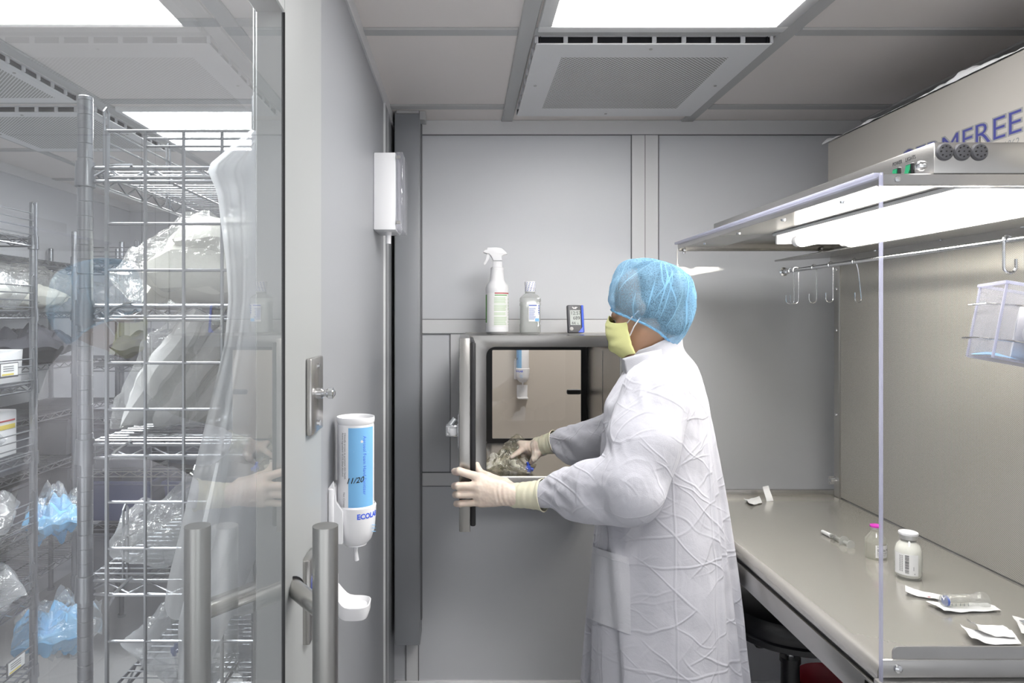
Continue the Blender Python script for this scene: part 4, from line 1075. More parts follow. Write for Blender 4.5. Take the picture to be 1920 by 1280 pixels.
obj('glass_body', MB().lathe(PV([(0, 0), (20, 0), (22, 2), (22.5, 6), (22.5, 52), (20, 62), (14, 70), (13, 73)]), (p.x, p.y, 0), 40), 'vial_glass', t)
obj('powder', MB().lathe(PV([(0, 4), (19, 4), (21, 7), (21.4, 52), (18.5, 61), (13, 68), (0, 68)]), (p.x, p.y, 0), 36), 'powder', t, label='white powder')
obj('collar', MB().lathe(PV([(13, 72), (15, 73), (15, 81), (0, 81)]), (p.x, p.y, 0), 32), 'aluminium', t)
obj('cap', MB().lathe(PV([(0, 80.5), (16, 80.5), (16.6, 82), (16, 85), (14, 86), (0, 86)]), (p.x, p.y, 0), 32), 'white', t)
lb = obj('label', wrap(wrap(MB(), p.x, p.y, 22.7*k, math.radians(172), math.radians(280), TZ+10*k, TZ+49*k, 22), p.x, p.y, 22.7*k, math.radians(318), math.radians(356), TZ+14*k, TZ+49*k, 8), 'paper', t, label='white label with a barcode')
m = MB(); rnd = random.Random(2); z = 14
while z < 47:
    hb_ = rnd.choice((.4, .7, 1.0, 1.4)); wrap(m, p.x, p.y, 22.85*k, math.radians(224), math.radians(240), TZ+z*k, TZ+(z+hb_)*k, 4); z += hb_+rnd.choice((.4, .6, .9))
for a0 in (200, 206, 212): 
    for j in range(9): wrap(m, p.x, p.y, 22.85*k, math.radians(a0), math.radians(a0+2), TZ+(16+j*3.4)*k, TZ+(18.6+j*3.4)*k, 2)
wrap(m, p.x, p.y, 22.9*k, math.radians(349), math.radians(356), TZ+16*k, TZ+32*k, 2)
obj('barcode', m, 'print_black', lb)
obj('print', wrap(wrap(MB(), p.x, p.y, 22.85*k, math.radians(262), math.radians(265), TZ+13*k, TZ+15*k, 2), p.x, p.y, 22.85*k, math.radians(258), math.radians(260), TZ+20*k, TZ+27*k, 2), 'print_grey', lb)
# capped syringe
a, k = onT(1541, 1001); b, _ = onT(1597, 1028)
ax = (b-a).normalized(); zz = Vector((0, 0, .0085)); L_ = (b-a).length
t = thing('syringe', 'clear capped syringe lying on the bare steel near the far end of the table', 'syringe', a)
q = lambda s: a+ax*(s*L_)+zz
obj('needle_cap', MB().tube([q(0), q(.02), q(.28), q(.33)], [.004, .0055, .0055, .007], 16), 'white', t, label='white needle cap')
obj('hub', MB().cyl(q(.32), q(.37), .0055, seg=14), 'print_grey', t)
obj('barrel', MB().cyl(q(.36), q(.74), .0078, seg=20), 'vial_glass', t)
obj('flange', MB().cyl(q(.74), q(.76), .016, seg=20), 'bottle_clear', t)
obj('plunger', MB().cyl(q(.5), q(.95), .005, seg=12).cyl(q(.95), q(.975), .0125, seg=20), 'bottle_clear', t)
obj('stopper', MB().cyl(q(.46), q(.50), .007, seg=16), 'grey_plastic', t)
m = MB()
for i in range(8): m.cyl(q(.40+i*.04), q(.402+i*.04), .0081, seg=20, cap=False)
obj('scale_mark', m, 'print_grey', t)
# flat paper packs
def packet(name, quad, label, cat, th=.004, curl=.01, seed=0, mat='paper', bulge=0.):
    c4 = [onT(*x)[0] for x in quad]
    def top(s, q_):
        p0 = c4[0].lerp(c4[1], s); p1 = c4[3].lerp(c4[2], s); r_ = p0.lerp(p1, q_)
        zz_ = th*(1-.3*abs(2*q_-1))+curl*(max(0, 1-2.2*s)**2+.15*max(0, 2*s-1.4)**2)*(.6+.6*mn.noise(Vector((s*2+seed, q_*2, 0))))+bulge*math.sin(PI*q_)*max(0, math.sin(PI*s))**.6+.002*mn.noise(Vector((s*5+seed, q_*5, 2)))
        return Vector((r_.x, r_.y, TZ+.0012+max(.0008, zz_)))
    mb = MB().grid(top, 18, 10); k0 = len(mb.f)
    mb.grid(lambda s, q_: top(s, q_)-Vector((0, 0, min(.0008, .0006))), 18, 10)
    mb.f = mb.f[:k0]+[f[::-1] for f in mb.f[k0:]]
    cc = sum(c4, Vector())/4
    return tag(obj(name, mb, mat, None, Vector((cc.x, cc.y, TZ)), angle=40), label, cat), cc
o, cc = packet('paper_wrapper', ((1395, 940), (1424, 932), (1429, 944), (1407, 950)), 'torn white paper wrapper lying flat at the far end of the table', 'wrapper', .004, .012, 1)
m = MB()
for i in range(5): c_ = cc+Vector((-.03+.012*i, .004*(i % 2), 0)); m.box((c_.x-.004, c_.y-.02, TZ+.0092), (c_.x+.004, c_.y-.016, TZ+.0096))
m2, k = onT(1438, 937)
q4 = [W(1430, 912, m2.y), W(1441, 910, m2.y), W(1446, 936, m2.y-.0), W(1433, 937, m2.y)]
o = obj('paper_tab', MB().grid(lambda s, q_: (q4[0].lerp(q4[1], s)).lerp(q4[3].lerp(q4[2], s), q_)+Vector((0, -.02*math.sin(q_*2)*q_, 0)), 6, 10), 'paper', None, m2)
tag(o, 'white strip of paper standing upright beside the torn wrapper on the table', 'wrapper')
o, cc = packet('needle_packet', ((1697, 1107), (1772, 1120), (1777, 1130), (1698, 1117)), 'narrow white paper needle packet with pinched ends behind the wrapped syringe', 'packet', .005, .012, 5, bulge=.004)
obj('red_mark', MB().box((cc.x-.010, cc.y-.024, TZ+.0085), (cc.x-.004, cc.y-.020, TZ+.009)), 'crimson', o)
o, cc = packet('syringe_packet', ((1736, 1134), (1852, 1134), (1878, 1148), (1770, 1152)), 'white paper pack holding a clear syringe under film on the table', 'packet', .005, .008, 8)
a_ = W(1772, 1141, cc.y+.0)+Vector((0, 0, 0)); a_ = Vector((W(1768, 1140, cc.y).x, cc.y, TZ+.019)); b_ = Vector((W(1812, 1140, cc.y).x, cc.y+.004, TZ+.019)); c_ = Vector((W(1846, 1140, cc.y).x, cc.y+.006, TZ+.018))
s_ = obj('syringe_barrel', MB().cyl(a_, b_, .0115, seg=20), 'vial_glass', o, label='clear syringe barrel')
obj('stopper', MB().cyl(a_+Vector((.004, 0, 0)), a_+Vector((.009, 0, 0)), .0112, seg=18), 'print_blue', s_)
obj('film_cover', MB().lathe([(0, -.052), (.010, -.05), (.014, -.04), (.014, .03), (.018, .036), (.018, .05), (.006, .056), (0, .057)], (0, 0, 0), 20, 'X').disp(lambda q_: Vector((q_.x, q_.y, max(-.009, q_.z)))).xf(Matrix.Translation((a_+c_)/2)), 'film_thin', o)
m = MB()
for i in range(5): m.box((b_.x-.005-.009*i, cc.y-.0125, TZ+.012), (b_.x-.004-.009*i, cc.y-.0115, TZ+.018))
obj('scale_mark', m, 'print_grey', o)
o, cc = packet('paper_packet', ((1800, 1186), (1896, 1186), (1915, 1212), (1822, 1213)), 'white paper packet with an upturned torn end near the table end plate', 'packet', .006, .022, 12)
o2, cc = packet('white_packet', ((1812, 1180), (1880, 1182), (1905, 1205), (1835, 1200)), 'second white packet lying on top of the torn one near the end plate', 'packet', .014, .018, 17)
o3, cc = packet('glossy_packet', ((1898, 1172), (1965, 1170), (1985, 1200), (1915, 1205)), 'white packet cut off by the right edge of the photo', 'packet', .016, .014, 21)
obj('dark_corner', MB().rbox((cc.x-.03, cc.y-.01, TZ+.0235), (cc.x-.012, cc.y+.004, TZ+.0255), .0005, 1), 'print_grey', o3)

# ================================================================== STOOL AND WASTE BIN
sx_, sy_ = .965, 2.02
t = thing('lab_stool', 'round black padded stool on a gas lift column under the steel table', 'stool', (sx_, sy_, 0))
sz_ = E-.842
obj('seat', MB().lathe([(0, sz_-.075), (.165, sz_-.075), (.182, sz_-.06), (.186, sz_-.04), (.184, sz_-.02), (.172, sz_-.006), (.14, sz_), (.06, sz_-.004), (0, sz_-.005)], (sx_, sy_, 0), 48), 'vinyl', t)
obj('seat_rim', MB().lathe([(.184, sz_-.078), (.190, sz_-.074), (.190, sz_-.060), (.184, sz_-.056)], (sx_, sy_, 0), 48), 'black', t)
obj('mechanism', MB().rbox((sx_-.12, sy_-.05, sz_-.118), (sx_+.05, sy_+.05, sz_-.076), .006, 2), 'black', t)
obj('chrome_column', MB().cyl((sx_, sy_, .30), (sx_, sy_, sz_-.075), .014, seg=20), 'chrome', t)
obj('outer_column', MB().cyl((sx_, sy_, .10), (sx_, sy_, E-1.01), .026, seg=24).cyl((sx_, sy_, E-1.02), (sx_, sy_, E-1.005), .029, seg=24), 'black', t)
for i in range(5):
    a = 2*PI*i/5+.3; e = Vector((sx_+.26*math.cos(a), sy_+.26*math.sin(a), .085))
    l = obj('leg', MB().tube([Vector((sx_, sy_, .14)), e], [.026, .016], 10), 'black', t)
    obj('caster', MB().cyl(e+Vector((.012*math.sin(a), -.012*math.cos(a), -.055)), e-Vector((.012*math.sin(a), -.012*math.cos(a), .055)), .028, seg=16).cyl(e, e-Vector((0, 0, .04)), .007, seg=8), 'grey_plastic', l)
t = thing('waste_bin', 'dark red waste bin standing on the floor under the table', 'bin', (1.10, 2.02, 0))
obj('bin_body', MB().lathe([(0, 0), (.085, 0), (.105, .47), (.110, .475), (.108, .482), (.099, .47), (.08, .02), (0, .02)], (1.10, 2.02, 0), 36), 'crimson', t)
# ================================================================== PERSON
fv = np.array([-.866, .5, 0]); lv = np.array([-.5, -.866, 0]); uz = np.array([0, 0, 1.])
def A(v): return np.array(v, float)
def WP(u, v, Y): return A(W(u, v, Y))
def TP(x, y, z): return A((x, y, E+z))
# joints
SL, EL = TP(.515, 1.845, -.205), TP(.405, 1.735, -.405)
WL = WP(965, 928, 1.925); CL = WP(1016, 928, 1.880); BL = WP(1064, 917, 1.85)
SR, ER = TP(.628, 2.155, -.195), TP(.515, 2.27, -.375)
WR = WP(1010, 836, 2.49); CR = WP(1040, 829, 2.445); BR = WP(1068, 830, 2.42)
base = Vector((.585, 1.985, 0))

# ---- head frame
ya = math.radians(29)
hf = A([-math.cos(ya), math.sin(ya), 0]); td = math.radians(14)
fh = hf*math.cos(td)-uz*math.sin(td); uh = uz*math.cos(td)+hf*math.sin(td); lh = np.cross(uh, fh)   # left side of the head (towards camera)
EAR = TP(.533, 1.985, .004)
def H(f, l, u): return EAR+fh*f+lh*l+uh*u

def head(fd, off=0.):
    fd.ell(H(-.012, 0, .048), (.096-off, .076-off, .096-off), (fh, lh, uh), 0)
    fd.ell(H(.030, 0, -.030), (.066-off, .062-off, .080-off), (fh, lh, uh), .03)
    fd.ell(H(.070, 0, -.095), (.030-off, .034-off, .024-off), (fh, lh, uh), .035)      # chin
    for s in (1, -1):
        fd.cone(H(.005, .054*s, -.045), H(.060, .030*s, -.092), .020-off, .020-off, .025)    # jaw
        fd.ell(H(.066, .040*s, -.020), (.026-off, .022-off, .020-off), (fh, lh, uh), .02)  # cheek bone
        fd.cone(H(.078, .048*s, .022), H(.090, .012*s, .020), .010-off, .012-off, .014)      # brow ridge
        # ear
        fd.ell(H(-.006, .077*s, .026), (.017, .007, .028), (fh, lh, uh), .006)
        fd.ell(H(.000, .076*s, .004), (.009, .006, .010), (fh, lh, uh), .006)
    fd.cone(H(.092, 0, .006), H(.116, 0, -.032), .008-off, .012-off, .012)                # nose
    for s in (1, -1): fd.ell(H(.104, .012*s, -.036), (.010, .008, .007), (fh, lh, uh), .006)
    fd.ell(H(.094, 0, -.062), (.012, .024, .007), (fh, lh, uh), .008); fd.ell(H(.091, 0, -.074), (.011, .021, .008), (fh, lh, uh), .008)  # lips
NB = TP(.572, 1.985, -.10)
fb = Field((.0, 1.55, .0), (.92, 2.66, E+.19), .0048)
head(fb)
fb.cone(H(-.032, 0, -.035), NB, .054, .053, .03)
fb.cone(NB-uz*.02, NB-uz*.11, .054, .075, .03)
CT = TP(.585, 1.985, -.30)
for S_, E_, W_, C_ in ((SL, EL, WL, CL), (SR, ER, WR, CR)):
    fb.cone(NB-uz*.075, S_-uz*.02, .040, .045, .03)
    fb.cone(S_-uz*.01, E_, .045, .036, .02); fb.cone(E_, C_, .034, .026, .012); fb.cone(C_, W_, .025, .021, .01)
fb.ell(CT-uz*.02, (.10, .145, .17), (fv, lv, uz), .05); fb.ell(CT-uz*.26, (.105, .145, .16), (fv, lv, uz), .06); fb.ell(CT-uz*.44, (.12, .165, .14), (fv, lv, uz), .06)
for s in (1, -1):
    hip = CT-uz*.52+lv*.085*s; kn = hip-uz*.40+fv*.01; an = A((hip[0], hip[1], .08))-fv*.01
    fb.cone(hip, kn, .088, .058, .05); fb.cone(kn, an, .056, .036, .02)
    fb.cone(an-uz*.03, an+fv*.13-uz*.045, .038, .030, .03)

# ---- hands (fields shared by glove and body)
def hand_left(fd, o=0.):
    M_ = [WP(900, 895, 1.925), WP(897, 911, 1.916), WP(898, 926, 1.918), WP(903, 941, 1.925)]
    P_ = [WP(861, 883, 1.930), WP(859, 911, 1.922), WP(860, 927, 1.924), WP(863, 944, 1.930)]
    D_ = [WP(853, 884, 1.957), WP(853, 911, 1.955), WP(854, 927, 1.955), WP(856, 944, 1.955)]
    T_ = [WP(858, 886, 1.978), WP(857, 912, 1.980), WP(857, 928, 1.978), WP(859, 945, 1.974)]
    for i in range(4):
        r = (.0108, .0108, .0102, .0092)[i]-o
        fd.cone(WL, M_[i], .0225-o, .0145-o, .018 if i else 0)
        fd.cone(M_[i], P_[i], r+.0022, r, .006); fd.cone(P_[i], D_[i], r, r-.0008, .003); fd.cone(D_[i], T_[i], r-.0008, r-.002, .003)
    fd.ell((WL*.45+M_[1]*.3+M_[2]*.25), (.046-o, .017-o, .036-o), ((M_[1]-WL)/np.linalg.norm(M_[1]-WL), A([.3, 1, 0])/1.044, uz), .015)
    t0 = WP(945, 908, 1.940); t1 = WP(915, 894, 1.956); t2 = WP(899, 885, 1.972); t3 = WP(894, 871, 1.985)
    fd.cone(WL, t0, .020-o, .017-o, .015); fd.cone(t0, t1, .017-o, .0135-o, .012); fd.cone(t1, t2, .0132-o, .0112-o, .004); fd.cone(t2, t3, .0112-o, .0085-o, .003)
def hand_right(fd, o=0.):
    M_ = [WP(987, 837, 2.50), WP(986, 843, 2.525), WP(990, 850, 2.542), WP(996, 855, 2.552)]
    P_ = [WP(972, 848, 2.49), WP(976, 858, 2.53), WP(981, 863, 2.55), WP(989, 866, 2.56)]
    T_ = [WP(959, 856, 2.485), WP(983, 866, 2.522), WP(989, 868, 2.54), WP(996, 868, 2.55)]
    for i in range(4):
        r = (.0102, .0102, .0098, .0086)[i]-o
        fd.cone(WR, M_[i], .0225-o, .0145-o, .018 if i else 0)
        fd.cone(M_[i], P_[i], r+.0025, r, .006); fd.cone(P_[i], T_[i], r, r-.0022, .003)
    fd.ell(WR*.45+M_[1]*.55, (.042-o, .028-o, .020-o), ((M_[1]-WR)/np.linalg.norm(M_[1]-WR), A([.2, .9, -.3])/.97, A([.3, .2, .93])), .015)
    t0 = WP(1006, 850, 2.47); t1 = WP(1001, 860, 2.462); t2 = WP(996, 866, 2.47)
    fd.cone(WR, t0, .021-o, .017-o, .014); fd.cone(t0, t1, .016-o, .0122-o, .006); fd.cone(t1, t2, .012-o, .0088-o, .003)
hand_left(fb, .0028); hand_right(fb, .0028)
V, Q = fb.mesh(); V = relax(V, Q, 2, .4)
person = link('person', V, Q, 'skin', None, base, angle=0)
tag(person, 'person in white gown, blue hair cover and yellow mask reaching into the steel hatch', 'person')
del fb

def glove(fn, lo, hi, label, Wp, Cp, cuff_r):
    fd = Field(lo, hi, .0019); fn(fd)
    # bridge from wrist into the cuff
    ax_ = (Cp-Wp)/np.linalg.norm(Cp-Wp); fd.cone(Wp, Wp+ax_*.02, .0255, .028, .012)
    V, Q = fd.mesh(); V = relax(V, Q, 2, .5)
    n_ = vnormals(V, Q)
    d = np.array([.0007*mn.noise(Vector(p*np.array([60, 60, 60])))+.0004*mn.noise(Vector(p*150)) for p in V])
    # creases round the wrist
    s = (V-Wp) @ ax_; d += 0.0005*np.sin(s*520)*np.exp(-((s+.012)/.022)**2)
    g = link('glove', V+n_*d[:, None], Q, 'glove', person, None, angle=0); g['label'] = label
    mb = MB(); L = np.linalg.norm(Cp-Wp)
    a = np.cross(ax_, uz); a /= np.linalg.norm(a); b = np.cross(ax_, a)
    def cf(s_, t_):
        th = 2*PI*s_; x = -.006+t_*(L+.010)
        r = cuff_r*(.88+.20*t_**1.5)+.0005*math.sin(x*330+math.sin(th)*1.5)+.0014*mn.noise(Vector((math.cos(th)*1.3, math.sin(th)*1.3, x*40)))
        if t_ > .93: r += .0022
        return Vector(Wp+ax_*x+(a*math.cos(th)+b*math.sin(th)*1.12)*r)
    mb.grid(cf, 56, 34, wrap=True)
    c = obj('cuff', mb, 'glove_cuff', g, angle=0, label='pale yellow ribbed glove cuff')
    rm = MB(); rm.tube([cf(i/56, 1.0) for i in range(56)], .0016, 6, closed=True); obj('rolled_edge', rm, 'glove_cuff', g, angle=0)
    return g, cf, ax_, a, b
glove(hand_left, WL-A([.20, .07, .09]), WL+A([.06, .11, .09]), 'cream latex glove gripping the hatch door', WL, CL, .0345)
g2, cf2, *_ = glove(hand_right, WR-A([.14, .07, .10]), WR+A([.06, .11, .07]), 'cream latex glove reaching into the hatch', WR, CR, .0335)
# printed mark on the right cuff
mk = MB()
for i in range(7):
    for (t0_, t1_) in ((.36, .44), (.50, .56)):
        s0 = .74+i*.012; vs = [cf2(s0, t0_), cf2(s0+.006, t0_), cf2(s0+.006, t1_), cf2(s0, t1_)]
        c_ = Vector(WR*.5+CR*.5); vs = [c_+(v-c_)*1.02 for v in vs]; mk.add(vs, [(0, 1, 2, 3)])
obj('printed_mark', mk, 'print_grey', g2)

# ---- gown
fg = Field((.06, 1.52, E-1.32), (.98, 2.52, E-.02), .0102)
tbl = np.array([  # z, half width l, half depth f, centre x, centre y
    (-1.36, .262, .222, .585, 1.985), (-1.05, .255, .214, .583, 1.985), (-.70, .232, .192, .575, 1.985), (-.50, .215, .172, .570, 1.985), (-.36, .212, .160, .562, 1.985),
    (-.25, .205, .150, .560, 1.985), (-.17, .150, .115, .572, 1.985), (-.13, .095, .085, .578, 1.985), (-.10, .060, .060, .578, 1.985), (-.03, .045, .045, .575, 1.985)])
def torso(X, Y, Z):
    z = Z-E; o = np.argsort(tbl[:, 0]); T_ = tbl[o]
    a, b, cx, cy = [np.interp(z, T_[:, 0], T_[:, i]) for i in (1, 2, 3, 4)]
    px, py = X-cx, Y-cy
    l_ = (px*lv[0]+py*lv[1])/a; f_ = (px*fv[0]+py*fv[1])/b
    rr = (np.abs(l_)**2.3+np.abs(f_)**2.3)**(1/2.3)
    return np.maximum((rr-1)*np.minimum(a, b), np.maximum(z+.062, -1.30-z))
fg.apply((.2, 1.6, E-1.34), (.98, 2.4, E), torso, 0)
for S_, k_ in ((SL, .088), (SR, .074)): fg.cone(NB-uz*.075, S_, .048, k_, .045)
fg.cone(SL, SL*.45+EL*.55+A([.012, 0, .0]), .092, .098, .025); fg.cone(SL*.45+EL*.55+A([.012, 0, 0]), EL+A([.02, -.005, -.012]), .098, .080, .02)
fg.cone(EL+A([.012, 0, -.010]), EL*.45+BL*.55, .080, .072, .03); fg.cone(EL*.45+BL*.55, BL, .072, .064, .02); fg.cone(BL, CL, .062, .034, .012); fg.cone(CL, CL*.7+WL*.3, .033, .030, .01)
fg.cone(SR, ER, .078, .078, .02); fg.cone(ER, BR, .076, .066, .02); fg.cone(BR, CR, .062, .033, .012); fg.cone(CR, CR*.6+WR*.4, .032, .030, .01)
V, Q = fg.mesh(); V = relax(V, Q, 2, .5)
fg.F += .020; Vf, Qf = fg.mesh(); del fg                      # dress form a little inside the cloth
cen = V[Q].mean(1)
keep = ~((cen[:, 2] > E-.125) & (np.linalg.norm(cen[:, :2]-A([.574, 1.985]), axis=1) < .056)) & (cen[:, 2] > E-1.285)
Q = Q[keep]; used = np.unique(Q); mp_ = -np.ones(len(V), int); mp_[used] = np.arange(len(used)); V = V[used]; Q = mp_[Q]
axl, axr = (CL-BL)/np.linalg.norm(CL-BL), (CR-BR)/np.linalg.norm(CR-BR)
pin = (((V-CL) @ axl > -.012) & (np.linalg.norm(V-CL, axis=1) < .09)) | (((V-CR) @ axr > -.012) & (np.linalg.norm(V-CR, axis=1) < .09)) | ((V[:, 2] > E-.15) & (np.linalg.norm(V[:, :2]-A([.576, 1.985]), axis=1) < .105))
def settle(V, Q, frames=18):
    """let the cloth settle on the body under gravity, then read the shape back"""
    g = link('cloth', V, Q, 'gown', None, (0, 0, 0)); fo = link('form', Vf, Qf, 'gown', None, (0, 0, 0))
    g.vertex_groups.new(name='pin').add([int(i) for i in np.flatnonzero(pin)], 1., 'REPLACE')
    c = g.modifiers.new('cloth', 'CLOTH'); q = c.settings
    q.quality = 5; q.mass = .06; q.tension_stiffness = q.compression_stiffness = 30; q.shear_stiffness = 18; q.bending_stiffness = 1.6; q.bending_model = 'ANGULAR'
    q.tension_damping = q.compression_damping = q.shear_damping = 12; q.bending_damping = .5; q.air_damping = 2.; q.vertex_group_mass = 'pin'; q.shrink_min = q.shrink_max = -.03
    c.collision_settings.distance_min = .004; c.collision_settings.use_self_collision = False; c.collision_settings.collision_quality = 2
    fo.modifiers.new('collision', 'COLLISION'); fo.collision.thickness_outer = .004; fo.collision.cloth_friction = 25
    S.frame_start, S.frame_end = 1, frames; c.point_cache.frame_start, c.point_cache.frame_end = 1, frames
    for f in range(1, frames+1): S.frame_set(f)
    me = g.evaluated_get(bpy.context.evaluated_depsgraph_get()).data
    out = np.array([v.co[:] for v in me.vertices]); S.frame_set(1); S.frame_end = 1
    for o in (g, fo): bpy.data.meshes.remove(o.data)
    return out if len(out) == len(V) and np.isfinite(out).all() and np.abs(out-V).max() < .3 else V
try: V = settle(V, Q)
except Exception as ex: print('cloth did not settle:', ex)
V = relax(V, Q, 1, .3); Q2 = Q
gown = link('gown', V, Q2, 'gown', person, None, angle=0); gown['label'] = 'white non-woven isolation gown'
sd = gown.modifiers.new('smooth', 'SUBSURF'); sd.levels = 1; sd.render_levels = 1
bvh = BVHTree.FromPolygons([Vector(p) for p in V], [tuple(q) for q in Q2])

# pocket patch, stitched on the front left of the skirt
def on_gown(u, v, lift=.005):
    d_ = (W(u, v, 1.)-Vector((0, 0, E))).normalized(); hit, nor, _, _ = bvh.ray_cast(Vector((0, 0, E)), d_)
    if hit is None: return None
    if nor.dot(d_) > 0: nor = -nor
    return hit+nor*lift
def pk_(s, t_):
    u = (1113+(1180-1113)*s)*(1-t_)+(1102+(1183-1102)*s)*t_; v = (1024+(1045-1024)*s)*(1-t_)+(1157+(1189-1157)*s)*t_
    p_ = on_gown(u, v, .0045+.002*math.sin(PI*s)*math.sin(PI*t_))
    return p_
grid_ = [[pk_(i/23, j/35) for i in range(24)] for j in range(36)]
for row in grid_:
    last = next((x for x in row if x is not None), None)
    for i in range(len(row)):
        if row[i] is None: row[i] = last
        last = row[i]
G = np.array([[list(x) for x in r_] for r_ in grid_])
for _ in range(6):
    G[1:-1, 1:-1] = .5*G[1:-1, 1:-1]+.125*(G[:-2, 1:-1]+G[2:, 1:-1]+G[1:-1, :-2]+G[1:-1, 2:])
pm = MB().grid(lambda s, t_: Vector(G[round(t_*35), round(s*23)])+Vector((0, -.0022*max(0, mn.noise(Vector((s*5, t_*4, 1)))), 0)), 24, 36)
pk_o = obj('pocket', pm, 'pocket', gown, angle=0, label='square patch pocket')
hm = MB().tube([Vector(G[3, i])+Vector((-.0005, -.0015, 0)) for i in range(24)], .0009, 5)
obj('stitching', hm, 'pocket', gown)

# stand collar
NC = TP(.566, 1.985, -.085)
def collar(s, t_):
    th = math.radians(-158+316*s)          # 0 = back of the neck
    cf_ = -math.cos(th); sl = math.sin(th)
    rf = .100 if cf_ > 0 else .064; rl = .070
    flare = 1+.05*(1-t_)+.10*t_*max(0, cf_)
    base_ = NC+fv*cf_*rf*flare+lv*sl*rl*flare
    zlow = -.140-.022*cf_; zhi = -.083-.034*cf_
    if cf_ < -.3: zhi += .0
    zz_ = zlow+(zhi-zlow)*t_
    base_ = base_-fv*.018*t_*(1 if cf_ < 0 else 0)*(-cf_)*0
    return Vector((base_[0], base_[1], E+zz_+.003*mn.noise(Vector((s*6, t_, 3)))*t_))
cm = MB().grid(collar, 80, 12)
co = obj('collar', cm, 'collar', gown, angle=0, label='stand collar')
m_ = co.modifiers.new('thick', 'SOLIDIFY'); m_.thickness = .0016
# open front tip of the collar
tip = [W(1168, 671, 1.93), W(1200, 690, 1.90), W(1228, 672, 1.905), W(1196, 676, 1.93)]
tp = MB().grid(lambda s, t_: (W(1167, 672, 1.96).lerp(W(1240, 655, 1.885), s)).lerp(W(1176, 708, 1.935).lerp(W(1245, 690, 1.875), s), t_)+Vector((0, -.018*math.sin(PI*s), .004*math.sin(PI*s))), 16, 8)

obj('collar_flap', tp, 'collar', gown, angle=0, label='open front tip of the collar').modifiers.new('thick', 'SOLIDIFY').thickness = .0016
# ---- face details
e = obj('eye', MB().lathe([(.0115*math.sin(PI*i/12), -.0115*math.cos(PI*i/12)) for i in range(13)], H(.078, .031, .004), 20), 'eye_white', person)
obj('iris', MB().lathe([(.0055*math.sin(PI*i/12), -.0055*math.cos(PI*i/12)) for i in range(13)], H(.0855, .032, .002), 16), 'black', e)
lid = MB().grid(lambda s, t_: Vector(H(.078, .031, .004)+.0132*(fh*math.cos(-.9+1.8*s)*math.sin(.15+1.25*t_)+lh*math.sin(-.9+1.8*s)*math.sin(.15+1.25*t_)+uh*math.cos(.15+1.25*t_))), 12, 8)
obj('eyelid', lid, 'skin', e)
ls = MB()
for i in range(14):
    a = -.8+1.6*i/13; p0 = H(.078, .031, .004)+.0133*(fh*math.cos(a)*.98+lh*math.sin(a)*.98+uh*.17); ls.tube([p0, p0+fh*.005-uh*.002, p0+fh*.009-uh*.0005], [.0006, .0005, .0003], 4)
obj_split('eyelash', ls, 'hair', e)
bw = MB()
for i in range(40):
    s = i/39; p0 = H(.094-.016*s, .014+.036*s, .021+.006*math.sin(PI*s)); q0 = fh*(.002-.003*s)+lh*.006+uh*(.003-.003*s); bw.tube([p0, p0+q0], [.0009, .0004], 4)
obj('eyebrow', bw, 'hair', person)
# hair under the cover
fd = Field(H(-.15, 0, .03)-.16, H(0, 0, .06)+.17, .004); fd.ell(H(-.020, 0, .050), (.098, .0825, .102), (fh, lh, uh), 0); fd.ell(H(-.058, 0, -.034), (.050, .060, .046), (fh, lh, uh), .02)
V, Q = fd.mesh()
d_ = [.002*mn.noise(Vector(p*90))+.003*mn.noise(Vector(p*25)) for p in V]; V = V+vnormals(V, Q)*np.array(d_)[:, None]
link('hair', V, Q, 'hair', person, None, angle=0)['label'] = 'short dark hair under the cap'
# bouffant hair cover
rf_, rb_ = W(1147, 573, 1.985), W(1272, 616, 1.985)
al = math.atan2(rf_.z-rb_.z, rb_.x-rf_.x)
cn_ = uz*math.cos(al)-hf*math.sin(al); cfw = hf*math.cos(al)+uz*math.sin(al); cl_ = np.cross(cn_, cfw)
RC0 = (A(rf_)+A(rb_))/2
pr_ = [(0, .168), (.03, .166), (.06, .157), (.088, .140), (.108, .112), (.119, .080), (.1225, .045), (.119, .018), (.110, .003), (.100, -.006), (.096, -.010)]
def cap(s, t_):
    x = t_*(len(pr_)-1); i = min(int(x), len(pr_)-2); f = x-i
    # smooth profile
    p0, p1, p2, p3 = [pr_[min(max(i+j, 0), len(pr_)-1)] for j in (-1, 0, 1, 2)]
    cr = lambda a, b, c, d: .5*((2*b)+(-a+c)*f+(2*a-5*b+4*c-d)*f*f+(-a+3*b-3*c+d)*f**3)
    r, h_ = max(0, cr(p0[0], p1[0], p2[0], p3[0])), cr(p0[1], p1[1], p2[1], p3[1])
    th = 2*PI*s; c_, s_ = math.cos(th), math.sin(th)
    bk = max(0, -c_); low = max(0, t_-.45)
    rx = r*(1.0+.03*bk*(1+3.0*low)); ry = r*.82
    h_ -= .055*bk**2*max(0, t_-.45)/.55*(1.1-.5*max(0, t_-.85)/.15)
    amp = .003+.010*math.sin(PI*min(1, t_*1.02))
    nz_ = mn.noise(Vector((c_*1.7, s_*1.7, t_*1.5+3)))
    tri = lambda q_: abs((q_ % 1.)-.5)*2.-.5
    rad = mn.noise(Vector((c_*2.2, s_*2.2, t_*1.4)))*.7+.8*tri(s*7+t_*1.6+nz_*.8)+.6*tri(s*11-t_*1.3+nz_*1.1)+.6*tri(s*4+t_*2.8-nz_)+.25*mn.noise(Vector((c_*8+t_, s_*8, t_*2.2)))
    k_ = 1+amp*rad/max(.05, r)*.8 if r > .02 else 1
    pl = .0028*math.sin(th*34+3*mn.noise(Vector((c_*3, s_*3, 0))))*max(0, t_-.7)/.3
    return Vector(RC0+cfw*(rx*k_+pl)*c_+cl_*(ry*k_+pl)*s_+cn_*(h_+amp*.5*rad))
cpm = MB().grid(cap, 240, 80, wrap=True)
